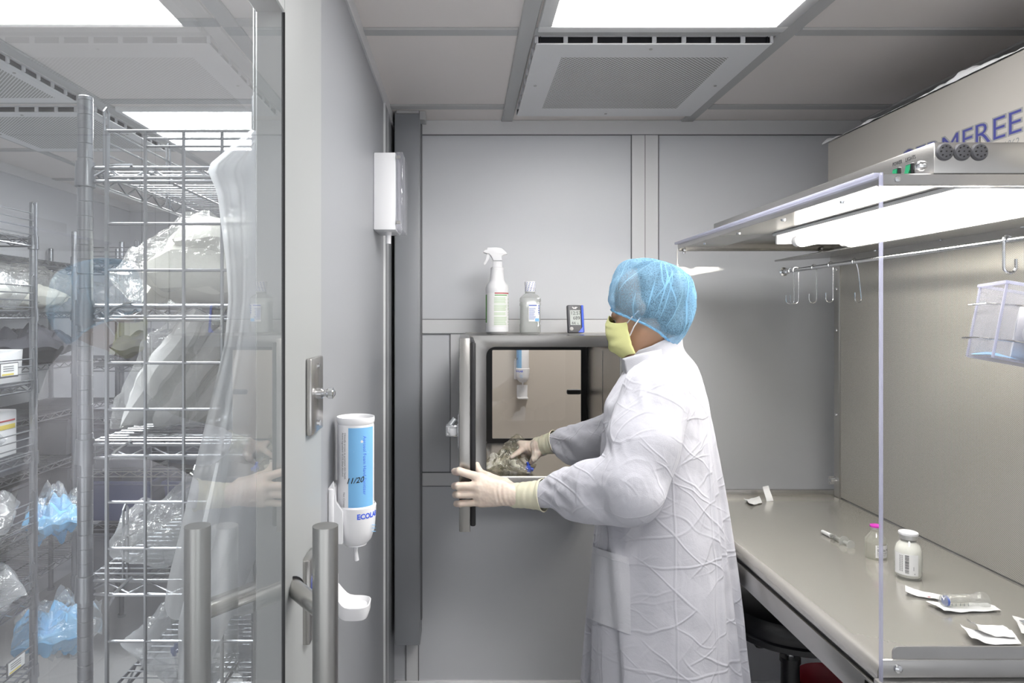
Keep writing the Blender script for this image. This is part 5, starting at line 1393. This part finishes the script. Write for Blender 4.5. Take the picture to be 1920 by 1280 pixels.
cap_o = obj('hair_cover', cpm, 'cap', person, angle=0, label='blue bouffant hair cover')
bd = MB().tube([cap(i/160, 1.) for i in range(160)], .0035, 8, closed=True).disp(lambda p: p+Vector((0, 0, .0012*mn.noise(p*180))))
obj('elastic_band', bd, 'cap_band', cap_o, angle=0)
# folds radiating over the cover
fm = MB(); rr_ = random.Random(12)
for i in range(34):
    s0 = rr_.uniform(.52, 1.0) if i < 20 else rr_.uniform(0, .5); t0_ = rr_.uniform(.12, .55); t1_ = min(1., t0_+rr_.uniform(.25, .6)); ds = rr_.uniform(-.13, .13); wd = rr_.uniform(.0018, .0055)
    def strip(a_, b_):
        p_ = cap((s0+ds*a_) % 1, t0_+(t1_-t0_)*a_); o_ = (p_-Vector(RC0+cn_*.05)).normalized(); q_ = cap((s0+ds*a_+.004) % 1, t0_+(t1_-t0_)*a_)
        return p_+o_*.0012+(q_-p_).normalized()*(b_-.5)*wd*(math.sin(PI*min(1, a_*.9+.08))+.02)
    fm.grid(strip, 16, 3)
for i in range(0):
    s0 = rr_.uniform(.53, .97) if i < 11 else rr_.uniform(0, .5); t0_ = rr_.uniform(.25, .6); ds = rr_.uniform(-.05, .05); n_ = 14; t1_ = rr_.uniform(.75, .98)
    pts = []
    for j in range(n_):
        q_ = j/(n_-1); p_ = cap((s0+ds*q_+.012*math.sin(q_*5+i)) % 1, t0_+(t1_-t0_)*q_); o_ = (p_-Vector(RC0+cn_*.05)).normalized(); pts.append(p_+o_*.0004)
    fm.tube(pts, [.0022*math.sin(PI*(j+.4)/(n_+.2))+.0003 for j in range(n_)], 6)
obj_split('fold', fm, 'cap_fold', cap_o, angle=0, label='paler folded pleats of the cover')
# mask
def mask(s, t_):
    th = math.radians(-88+176*s); c_, s_ = math.cos(th), math.sin(th)
    u_ = .006-.118*t_+.020*(1-abs(s_))*(1 if t_ < .5 else 0)*(1-2*t_)-.004*abs(s_)
    bulge = .010*math.sin(PI*t_)-.028*max(0, t_-.72)/.28
    f_ = .036+(.082+bulge)*abs(c_)**.7; l_ = (.070+.004*math.sin(PI*t_))*s_
    # pleat ridges
    f_ += .0035*abs(((t_*3.2) % 1)-.5)*2*c_
    u_ += .004*mn.noise(Vector((s*4, t_*3, 2)))
    if t_ < .12: f_ -= .012*(1-t_/.12)*abs(c_)
    return Vector(H(f_+.003*mn.noise(Vector((s*6, t_*6, 9))), l_, u_-.012*abs(s_)*(1-t_)+.014*abs(s_)*t_))
mm_ = MB().grid(mask, 60, 40)
mk_o = obj('face_mask', mm_, 'mask', person, angle=0, label='yellow pleated ear loop mask')
mk_o.modifiers.new('thick', 'SOLIDIFY').thickness = .0015
st = MB()
for sgn, s_ in ((1, 1.), (-1, 0.)):
    for t_ in (.03, .96):
        p0 = mask(s_, t_); p2 = Vector(H(.0, .083*sgn, .012 if t_ < .5 else -.006))
        if t_ > .5: p0 = mask(s_, .42)
        p1 = (p0+p2)/2+Vector(lh*.010*sgn); st.tube([p0, p1, p2], .0017, 6)
obj_split('ear_loop', st, 'white', mk_o, label='white elastic ear loops')
# trousers and shoe covers below the hem
fd = Field((.3, 1.68, .05), (.9, 2.3, .72), .007)
fs_ = Field((.22, 1.66, -.01), (.9, 2.34, .22), .006)
for s in (1, -1):
    hip = CT-uz*.52+lv*.085*s; kn = hip-uz*.40+fv*.01; an = A((hip[0], hip[1], .08))-fv*.01
    fd.cone(hip-uz*.1, kn, .10, .085, .03); fd.cone(kn, an+uz*.04, .085, .075, .02)
    fs_.cone(an+uz*.03, an-uz*.02, .052, .052, .02); fs_.cone(an-uz*.035, an+fv*.14-uz*.042, .044, .036, .03); fs_.cone(an-fv*.04-uz*.04, an, .038, .04, .02)
V, Q = fd.mesh(); link('trousers', V, Q, 'scrubs', person, None, angle=0)
V, Q = fs_.mesh(); V[:, 2] = np.maximum(V[:, 2], .001); link('shoe_cover', V, Q, 'gown', person, None, angle=0)
# ================================================================== STORE ROOM
SH = [.262, .018, -.226, -.466, -.708, -.950, -1.190]
def rack(x0, x1, y0, y1, label, grid_end=None, ledge=True, shelves=SH):
    t = thing('wire_rack', label, 'rack', ((x0+x1)/2, (y0+y1)/2, 0), 'chrome wire shelving racks')
    r = .0127; top = E+.388
    for px, py in ((x0, y0), (x1, y0), (x1, y1), (x0, y1)):
        prof_ = [(0, .01)]; z = .01
        while z < top-.026:
            prof_ += [(r, z), (r, z+.0235), (r*.93, z+.0240), (r*.93, z+.0250)]; z += .0254
        prof_ += [(r, z), (r, top-.002), (r*.8, top), (0, top)]
        p_ = obj('post', MB().lathe(prof_, (px, py, 0), 14), 'wire', t, angle=50)
        obj('leveling_foot', MB().cyl((px, py, 0), (px, py, .014), .019, seg=14), 'chrome', p_)
        cm = MB()
        for zz in shelves: cm.lathe([(r, E+zz-.034), (.0168, E+zz-.034), (.0155, E+zz+.010), (r, E+zz+.010)], (px, py, 0), 14)
        obj('collar', cm, 'wire', p_)
    for zz in shelves:
        z = E+zz; m = MB(); w = .0032
        for dz in (0, -.024):
            m.tube([(x0, y0, z+dz), (x1, y0, z+dz)], w, 6); m.tube([(x0, y1, z+dz), (x1, y1, z+dz)], w, 6)
            m.tube([(x0, y0, z+dz), (x0, y1, z+dz)], w, 6); m.tube([(x1, y0, z+dz), (x1, y1, z+dz)], w, 6)
        def zig(a, b):
            a, b = Vector(a), Vector(b); L = (b-a).length; n_ = max(2, int(L/.036)); pts = []
            for i in range(n_+1): pts.append(a.lerp(b, i/n_)+Vector((0, 0, -.002 if i % 2 else -.022)))
            m.tube(pts, .0024, 5)
        zig((x0, y0, z), (x1, y0, z)); zig((x0, y0, z), (x0, y1, z)); zig((x1, y0, z), (x1, y1, z)); zig((x0, y1, z), (x1, y1, z))
        nx = int((y1-y0)/.025)
        for i in range(1, nx): m.tube([(x0, y0+(y1-y0)*i/nx, z+.003), (x1, y0+(y1-y0)*i/nx, z+.003)], .0016, 4)
        for i in (1, 2): m.tube([(x0+(x1-x0)*i/3, y0, z-.004), (x0+(x1-x0)*i/3, y1, z-.004)], .0028, 5)
        obj('shelf', m, 'wire', t, angle=60)
    return t
ra = rack(-.668, -.362, 1.204, 2.10, 'chrome wire rack just behind the glass door with a grid panel on its end')
def grid_panel(x0, x1, y, z0, z1, sx, sz, par, axis='x'):
    m = MB(); q = (lambda a, z: (a, y, z)) if axis == 'x' else (lambda a, z: (y, a, z))
    n_ = round((x1-x0)/sx); k_ = int((z1-z0)/sz)
    for i in range(n_+1):
        a = x0+i*sx; m.tube([q(a, z0), q(a, z1)], .0038 if i in (0, n_) else .0030, 6)
    for j in range(k_+1): m.tube([q(x0, z1-j*sz), q(x1, z1-j*sz)], .0026, 6)
    for dz in (.0127, .0254): m.tube([q(x0+sx, z1-dz), q(x1, z1-dz)], .0022, 6)
    return obj('grid_panel', m, 'wire', par, label='wire grid panel hung on the rack end')
grid_panel(-.587, -.587+.0631*4, 1.122, .12, E+.3045, .0631, .0762, ra)
m = MB()
for x in (-.587, -.398):
    for z in SH[:4]: m.tube([(x, 1.122, E+z-.014), (x-.006, 1.16, E+z-.004), (x, 1.204, E+z+.006)], .003, 6)
obj('panel_hook', m, 'chrome', ra)
# ledge rails on the far long side of rack A
def ledge(x, y0, y1, z, par, n_=4, step=.024, axis='y'):
    m = MB(); q = (lambda a, zz: (x, a, zz)) if axis == 'y' else (lambda a, zz: (a, x, zz))
    for i in range(n_): m.tube([q(y0, z+.012+i*step), q(y1, z+.012+i*step)], .0022, 6)
    k_ = max(2, int((y1-y0)/.22))
    for i in range(k_+1):
        a = y0+(y1-y0)*i/k_; da = .008
        m.tube([q(a-da, z-.02), q(a-da, z+.018+n_*step), q(a, z+.026+n_*step), q(a+da, z+.018+n_*step), q(a+da, z-.02)], .0026, 6)
    return obj('ledge_rail', m, 'wire', par)
ledge(-.66, 1.26, 2.05, E+SH[0], ra)
for k_ in (3, 5): ledge(-.62, 1.25, 1.9, E+SH[k_], ra)
rb = rack(-1.90, -1.463, .90, 2.32, 'chrome wire rack along the store room aisle at the left edge of the photo')
for k_ in range(0, 7): ledge(-1.452, .96, 2.30, E+SH[k_], rb)
rc = rack(-1.78, -.95, 3.12, 3.55, 'wire rack standing across the back of the store room aisle')
ledge(3.11, -1.74, -1.0, E+SH[0], rc, 3, .02, 'x')
grid_panel(-1.42, -1.42+.0762*5, 3.10, .45, E+.30, .0762, .0762, rc)
rd = rack(-2.36, -1.98, 2.75, 3.9, 'wire rack against the far left wall of the store room')
# price style shelf cards
def shelf_card(c, label, rz=0.):
    M = Matrix.Translation(c) @ Matrix.Rotation(rz, 4, 'Z')
    t = obj('shelf_card', MB().rbox((-.002, -.045, -.024), (.002, .045, .024), .001, 1, M), 'grey_plastic', None, c); tag(t, label, 'card')
    p_ = obj('paper_insert', MB().box((.0022, -.040, -.018), (.003, .040, .020), M), 'paper', t)
    m = MB()
    for i in range(3): m.box((.0031, -.03, .010-i*.007), (.0034, .02, .013-i*.007), M)
    obj('print', m, 'print_grey', p_); obj('yellow_stripe', MB().box((.0031, -.036, -.016), (.0034, .02, -.011), M), 'yellow', p_)
shelf_card(Vector((-1.444, 2.165, E-.17)), 'small shelf card on the aisle rack level with the person waist in the glass')
shelf_card(Vector((-1.444, 2.20, E-1.12)), 'small shelf card low down on the aisle rack')

def place_bag(name, mat, c, size, label, cat='bag', **kw): return tag(bag(name, mat, c, size, **kw), label, cat)
sA = lambda k_: E+SH[k_]+.006
# rack A contents
b_ = place_bag('cream_pouch', 'cream', (-.566, 1.33, sA(1)+.075), (.17, .13, .05), 'cream cloth pouch standing in a clear wrap at the left on the upper rack shelf', 'pouch', tilt=-1.1, rz=.15, seed=21, crumple=.14, flat=sA(1))
place_bag('clear_wrap', 'film_thin', (-.575, 1.40, sA(1)+.06), (.22, .20, .12), 'clear plastic wrap behind the cream pouch on the upper rack shelf', 'bag', seed=22, crumple=.35, flat=sA(1))
for i, (x, y, z, L, w, h, rz, sd, lab) in enumerate(((-.475, 1.37, .060, .24, .26, .13, .1, 23, 'large folded cream textile pack, lower one on the upper rack shelf'), (-.430, 1.36, .118, .20, .24, .10, -.1, 25, 'cream textile pack resting on the bigger one on the upper rack shelf'))):
    place_bag('textile_pack', 'cream', (x, y, sA(1)+z), (L, w, h), lab, 'pack', rz=rz, seed=sd, crumple=.10, pinch=.7, flat=sA(1))
place_bag('clear_bag', 'film_thin', (-.455, 1.36, sA(1)+.085), (.27, .30, .17), 'clear film sleeve round the cream textile packs on the upper rack shelf', 'bag', rz=.05, seed=26, crumple=.16, pinch=.75, flat=sA(1))
# leaning long packs on the third shelf
for i, (x, z, L, w, tl, sd, lab) in enumerate(((-.555, .105, .27, .085, -.95, 31, 'first slanted white garment pack from the left on the middle rack shelf'), (-.50, .10, .27, .09, -.92, 32, 'second slanted white garment pack from the left on the middle rack shelf'), (-.44, .105, .28, .09, -.90, 33, 'third slanted grey white garment pack on the middle rack shelf'), (-.385, .10, .24, .085, -.95, 34, 'slanted garment pack partly behind the hanging drape on the middle rack shelf'))):
    o = place_bag('garment_pack', 'folded_white', (x, 1.34+.02*i, sA(2)+z+.02), (L, .16, .075), lab, 'pack', tilt=tl, rz=.08*i-.1, seed=sd, crumple=.16, pinch=.75, flat=sA(2)); o['group'] = 'slanted garment packs'
    w2 = bag('film_sleeve', 'film_thin', (x-.004, 1.33+.02*i, sA(2)+z+.024), (L*1.04, .18, .09), tilt=tl, rz=.08*i-.1, seed=sd+40, crumple=.22, pinch=.75, flat=sA(2), parent=o)
# fluid bags
for i, (k_, x, y, L, w, h, sd, lab) in enumerate(((3, -.49, 1.36, .24, .22, .13, 51, 'bulging clear fluid bag pile upper layer on the fourth rack shelf'), (3, -.555, 1.30, .20, .18, .11, 52, 'small clear fluid bag at the left on the fourth rack shelf'), (3, -.44, 1.45, .22, .2, .17, 53, 'clear bag behind the fluid bag on the fourth rack shelf'),
        (4, -.50, 1.36, .26, .24, .14, 54, 'clear bag of tubing packs on the fifth rack shelf'), (4, -.42, 1.42, .2, .2, .18, 55, 'clear bag at the right on the fifth rack shelf'), (5, -.5, 1.36, .28, .26, .12, 56, 'clear bag on the lowest visible rack shelf'))):
    place_bag('clear_bag', 'film', (x, y, sA(k_)+h*.48), (L, w, h), lab, seed=sd, rz=.3*i, crumple=.3, flat=sA(k_))
for i, (k_, x, y, h, lab) in enumerate(((3, -.47, 1.29, .075, 'blue fitting among the clear fluid bags on the fourth rack shelf'), (4, -.545, 1.27, .08, 'blue fitting on the clear tubing bag on the fifth rack shelf'))):
    o = obj('blue_fitting', MB().cyl((x, y, sA(k_)+h), (x+.03, y+.01, sA(k_)+h+.006), .006, seg=10).cyl((x+.006, y, sA(k_)+h-.008), (x+.01, y, sA(k_)+h+.014), .004, seg=8), 'print_blue', None, (x, y, sA(k_)+h)); tag(o, lab, 'fitting')
# deeper stock on rack A
for i, (k_, y, mat, sd) in enumerate(((1, 1.75, 'cream', 61), (2, 1.75, 'folded_white', 62), (3, 1.8, 'film', 63), (4, 1.8, 'film', 64))):
    place_bag('stock_pack', mat, (-.515, y, sA(k_)+.075), (.26, .30, .15), ('cream', 'white', 'clear', 'second clear')[i]+' pack deeper on the near rack, shelf '+('second', 'third', 'fourth', 'fifth')[i]+' from the top', 'pack', seed=sd, crumple=.18, pinch=.8, flat=sA(k_))
# rack B contents
for i, (k_, y, L, w, h, mat, sd, lab) in enumerate(((1, 2.18, .22, .24, .15, 'film', 71, 'clear bag on the second shelf of the aisle rack, cut by the photo edge'),
        (3, 2.06, .24, .24, .14, 'film', 73, 'clear bag on the fourth shelf of the aisle rack'), (4, 2.16, .24, .26, .15, 'film', 74, 'cloudy clear bag on the fifth shelf of the aisle rack'), (5, 2.18, .24, .26, .14, 'film', 75, 'shiny clear bag on the sixth shelf of the aisle rack'))):
    place_bag('clear_bag', mat, (-1.56, y, sA(k_)+h*.48), (L, w, h), lab, seed=sd, rz=.25*i, crumple=.3, flat=sA(k_))
place_bag('cream_pack', 'cream', (-2.12, 3.25, sA(1)+.07), (.26, .40, .13), 'cream pack inside the shiny bag on the far left rack', 'pack', seed=76, crumple=.15, pinch=.8, flat=sA(1))
place_bag('cream_pack', 'cream', (-1.58, 2.16, sA(1)+.05), (.18, .2, .09), 'cream pack inside a clear bag at the left photo edge on the aisle rack', 'pack', seed=77, crumple=.15, pinch=.8, flat=sA(1))
for i, (k_, x, y, L, w, h, sd, lab) in enumerate(((3, -1.46, 2.42, .17, .19, .11, 81, 'blue cloth in crumpled film jutting from the end of the aisle rack, upper one'), (5, -1.47, 2.44, .24, .20, .12, 82, 'blue crumpled cloth jutting from the end of the aisle rack, lower one'))):
    z = sA(k_+1)+h*.5-(.07 if k_ == 3 else 0)
    o = place_bag('blue_cloth', 'blue_cloth', (x, y, z), (L, w, h), lab, 'cloth', seed=sd, rz=.5, crumple=.5)
    bag('film_wrap', 'film_thin', (x+.01, y+.02, z+.01), (L*1.15, w*1.15, h*1.35), rz=.5, seed=sd+5, crumple=.5, parent=o)
for i, (k_, y, L, w, h, mat, sd, lab) in enumerate(((1, 3.22, .34, .46, .22, 'film_thin', 72, 'large shiny clear bag on the far left rack behind the aisle rack post'), (1, 3.62, .34, .36, .20, 'film', 78, 'second shiny clear bag, deeper on the far left rack'), (2, 3.3, .34, .4, .16, 'bin_grey', 79, 'dark bag on the third shelf of the far left rack'))):
    place_bag('clear_bag' if mat != 'bin_grey' else 'dark_bag', mat, (-2.10, y, sA(k_)+h*.48), (L, w, h), lab, seed=sd, rz=.15*i, crumple=.34, flat=sA(k_))
# white tub and boxes on rack B
t = obj('paper_box', MB().prism([(0, 0), (.26, 0), (.27, .11), (.02, .06)], lambda a, z, q: Vector((-1.74+q, 2.02+a, sA(2)+z)), .26), 'white_soft', None, (-1.61, 2.15, sA(2))); tag(t, 'pale grey open carton on the third shelf of the aisle rack', 'carton')
for i, (y, col, lab) in enumerate(((2.03, 'print_green', 'small carton with a green stripe on the fourth shelf of the aisle rack'), (2.18, 'yellow', 'small carton with a yellow stripe on the fourth shelf of the aisle rack'))):
    t = obj('carton', MB().rbox((-1.62, y, sA(3)), (-1.50, y+.11, sA(3)+.15), .003, 1), 'white_soft', None, (-1.56, y+.07, sA(3))); tag(t, lab, 'carton')
    obj('stripe', MB().box((-1.4998, y+.005, sA(3)+.09), (-1.4990, y+.10, sA(3)+.105)), col, t); obj('red_stripe', MB().box((-1.4998, y+.005, sA(3)+.115), (-1.4990, y+.10, sA(3)+.120)), 'red', t)
# rack C: bins and bags
for i, (k_, x, lab) in enumerate(((4, -1.60, 'dark grey storage bin at the left on the back rack, upper row'), (4, -1.22, 'dark grey storage bin at the right on the back rack, upper row'), (5, -1.60, 'dark navy storage bin at the left on the back rack, lower row'), (5, -1.22, 'dark navy storage bin at the right on the back rack, lower row'))):
    z = sA(k_); t = thing('storage_bin', lab, 'bin', (x, 3.32, z), 'storage bins on the back rack')
    m = MB(); w_ = .16
    m.rings([[Vector((x+sx*w_*s_, 3.32+sy*.18*s_, z+h_)) for sx, sy in ((-1, -1), (1, -1), (1, 1), (-1, 1))] for s_, h_ in ((.9, 0), (1, .17), (1.05, .175), (1.05, .185), (.97, .185), (.88, .01))])
    obj('bin_body', m, 'bin_grey' if k_ == 4 else 'navy', t, angle=20)
for i, (k_, x, y, lab) in enumerate(((6, -1.60, 3.32, 'dark grey storage bin at the left on the back rack, bottom row'), (6, -1.22, 3.32, 'dark grey storage bin at the right on the back rack, bottom row'), (4, -2.16, 3.02, 'dark grey storage bin on the far left rack, upper row, nearer one'), (4, -2.16, 3.62, 'dark grey storage bin on the far left rack, upper row, farther one'), (5, -2.16, 3.02, 'dark grey storage bin on the far left rack, lower row, nearer one'), (5, -2.16, 3.62, 'dark grey storage bin on the far left rack, lower row, farther one'))):
    b0 = bpy.data.objects['storage_bin']; dup(b0, (x, y, sA(k_)), 0, lab, 'storage bins on the back rack' if x > -2 else 'storage bins on the far left rack')
for i, (k_, x, mat, sd, lab) in enumerate(((1, -1.55, 'film', 91, 'clear bag at the left on the back rack'), (1, -1.2, 'cream', 92, 'cream pack at the right on the back rack'), (2, -1.5, 'bin_grey', 93, 'dark grey bag on the back rack'), (3, -1.35, 'folded_white', 94, 'white pack low on the back rack'))):
    place_bag('back_bag', mat, (x, 3.34, sA(k_)+.075), (.34, .32, .15), lab, seed=sd, crumple=.22, flat=sA(k_))
t = thing('round_base', 'round dark base standing on the floor at the foot of the aisle rack', 'base', (-1.52, 2.52, 0))
obj('disc', MB().lathe([(0, 0), (.09, 0), (.09, .02), (.07, .03), (0, .03)], (-1.52, 2.52, 0), 28), 'grey_plastic', t)
# hanging translucent drape in front of the rack end
dr = thing('hanging_drape', 'white translucent sheet hanging from the near rack behind the glass door', 'drape', (-.38, 1.08, .30))
Yd = 1.085
left = [(240, 474), (312, 385), (360, 405), (430, 412), (500, 419), (560, 421), (640, 412), (700, 398), (780, 378), (860, 358), (940, 340), (1020, 322), (1100, 303), (1148, 297), (1160, 303)]
def edge(v):
    for (a, b), (c_, d_) in zip(left, left[1:]):
        if a <= v <= c_: return b+(d_-b)*(v-a)/(c_-a)
    return left[-1][1]
def sheet(s, t_, rt=535, ph=0., v0=242, v1=1160, dy=0.):
    v = v0+(v1-v0)*t_; u0 = edge(v); u = u0+(rt-u0)*s
    y = Yd+dy+.020*math.sin(s*9+ph+t_*2.)*min(1, t_*2+.2)+.008*math.sin(s*23+t_*3)
    p_ = W(u, v, Yd); return Vector((min(-.312, p_.x), y, p_.z))
obj('upper_sheet', MB().grid(sheet, 50, 60), 'drape', dr, angle=0)
def sheet2(s, t_):
    v = 860+(1330-860)*t_; u0 = 418-75*min(1, (v-860)/300.) ; u1 = 520-140*max(0, (v-960)/330.); u1 = max(u1, u0+2)
    p_ = W(u0+(u1-u0)*s, v, Yd); return Vector((min(-.312, p_.x), Yd-.03+.012*math.sin(s*7+t_*2), p_.z))
obj('lower_sheet', MB().grid(sheet2, 30, 40), 'drape', dr, angle=0)
# thin cards on the wall of the store room
# ================================================================== CAMERA AND WORLD
cam = bpy.data.cameras.new('camera'); co_ = bpy.data.objects.new('camera', cam); COL.objects.link(co_)
co_.location = (0, 0, E); co_.rotation_euler = (PI/2, 0, 0)
cam.sensor_width = 36; cam.lens = 36*F/1920; cam.shift_x = (960-U0)/1920; cam.shift_y = -(640-V0)/1920
cam.clip_start = .01
S.camera = co_
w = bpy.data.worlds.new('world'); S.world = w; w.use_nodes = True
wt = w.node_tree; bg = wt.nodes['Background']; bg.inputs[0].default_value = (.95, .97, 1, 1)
tc_ = wt.nodes.new('ShaderNodeTexCoord'); sp_ = wt.nodes.new('ShaderNodeSeparateXYZ'); mr_ = wt.nodes.new('ShaderNodeMapRange')   # added fill through the omitted rear wall, brighter below to light the ceiling
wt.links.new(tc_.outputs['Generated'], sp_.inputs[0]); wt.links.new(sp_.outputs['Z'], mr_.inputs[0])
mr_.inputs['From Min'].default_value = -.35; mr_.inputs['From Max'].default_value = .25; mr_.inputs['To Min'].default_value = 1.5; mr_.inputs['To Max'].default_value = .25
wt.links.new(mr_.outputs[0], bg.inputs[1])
S.view_settings.view_transform = 'Standard'; S.view_settings.look = 'None'; S.view_settings.exposure = .40; S.view_settings.gamma = 1.
c_ = S.cycles
c_.max_bounces = 8; c_.diffuse_bounces = 5; c_.glossy_bounces = 4; c_.transmission_bounces = 4; c_.transparent_max_bounces = 32
c_.sample_clamp_indirect = 4.; c_.caustics_reflective = False; c_.caustics_refractive = False; c_.use_denoising = True
c_.use_adaptive_sampling = True; c_.adaptive_threshold = .06
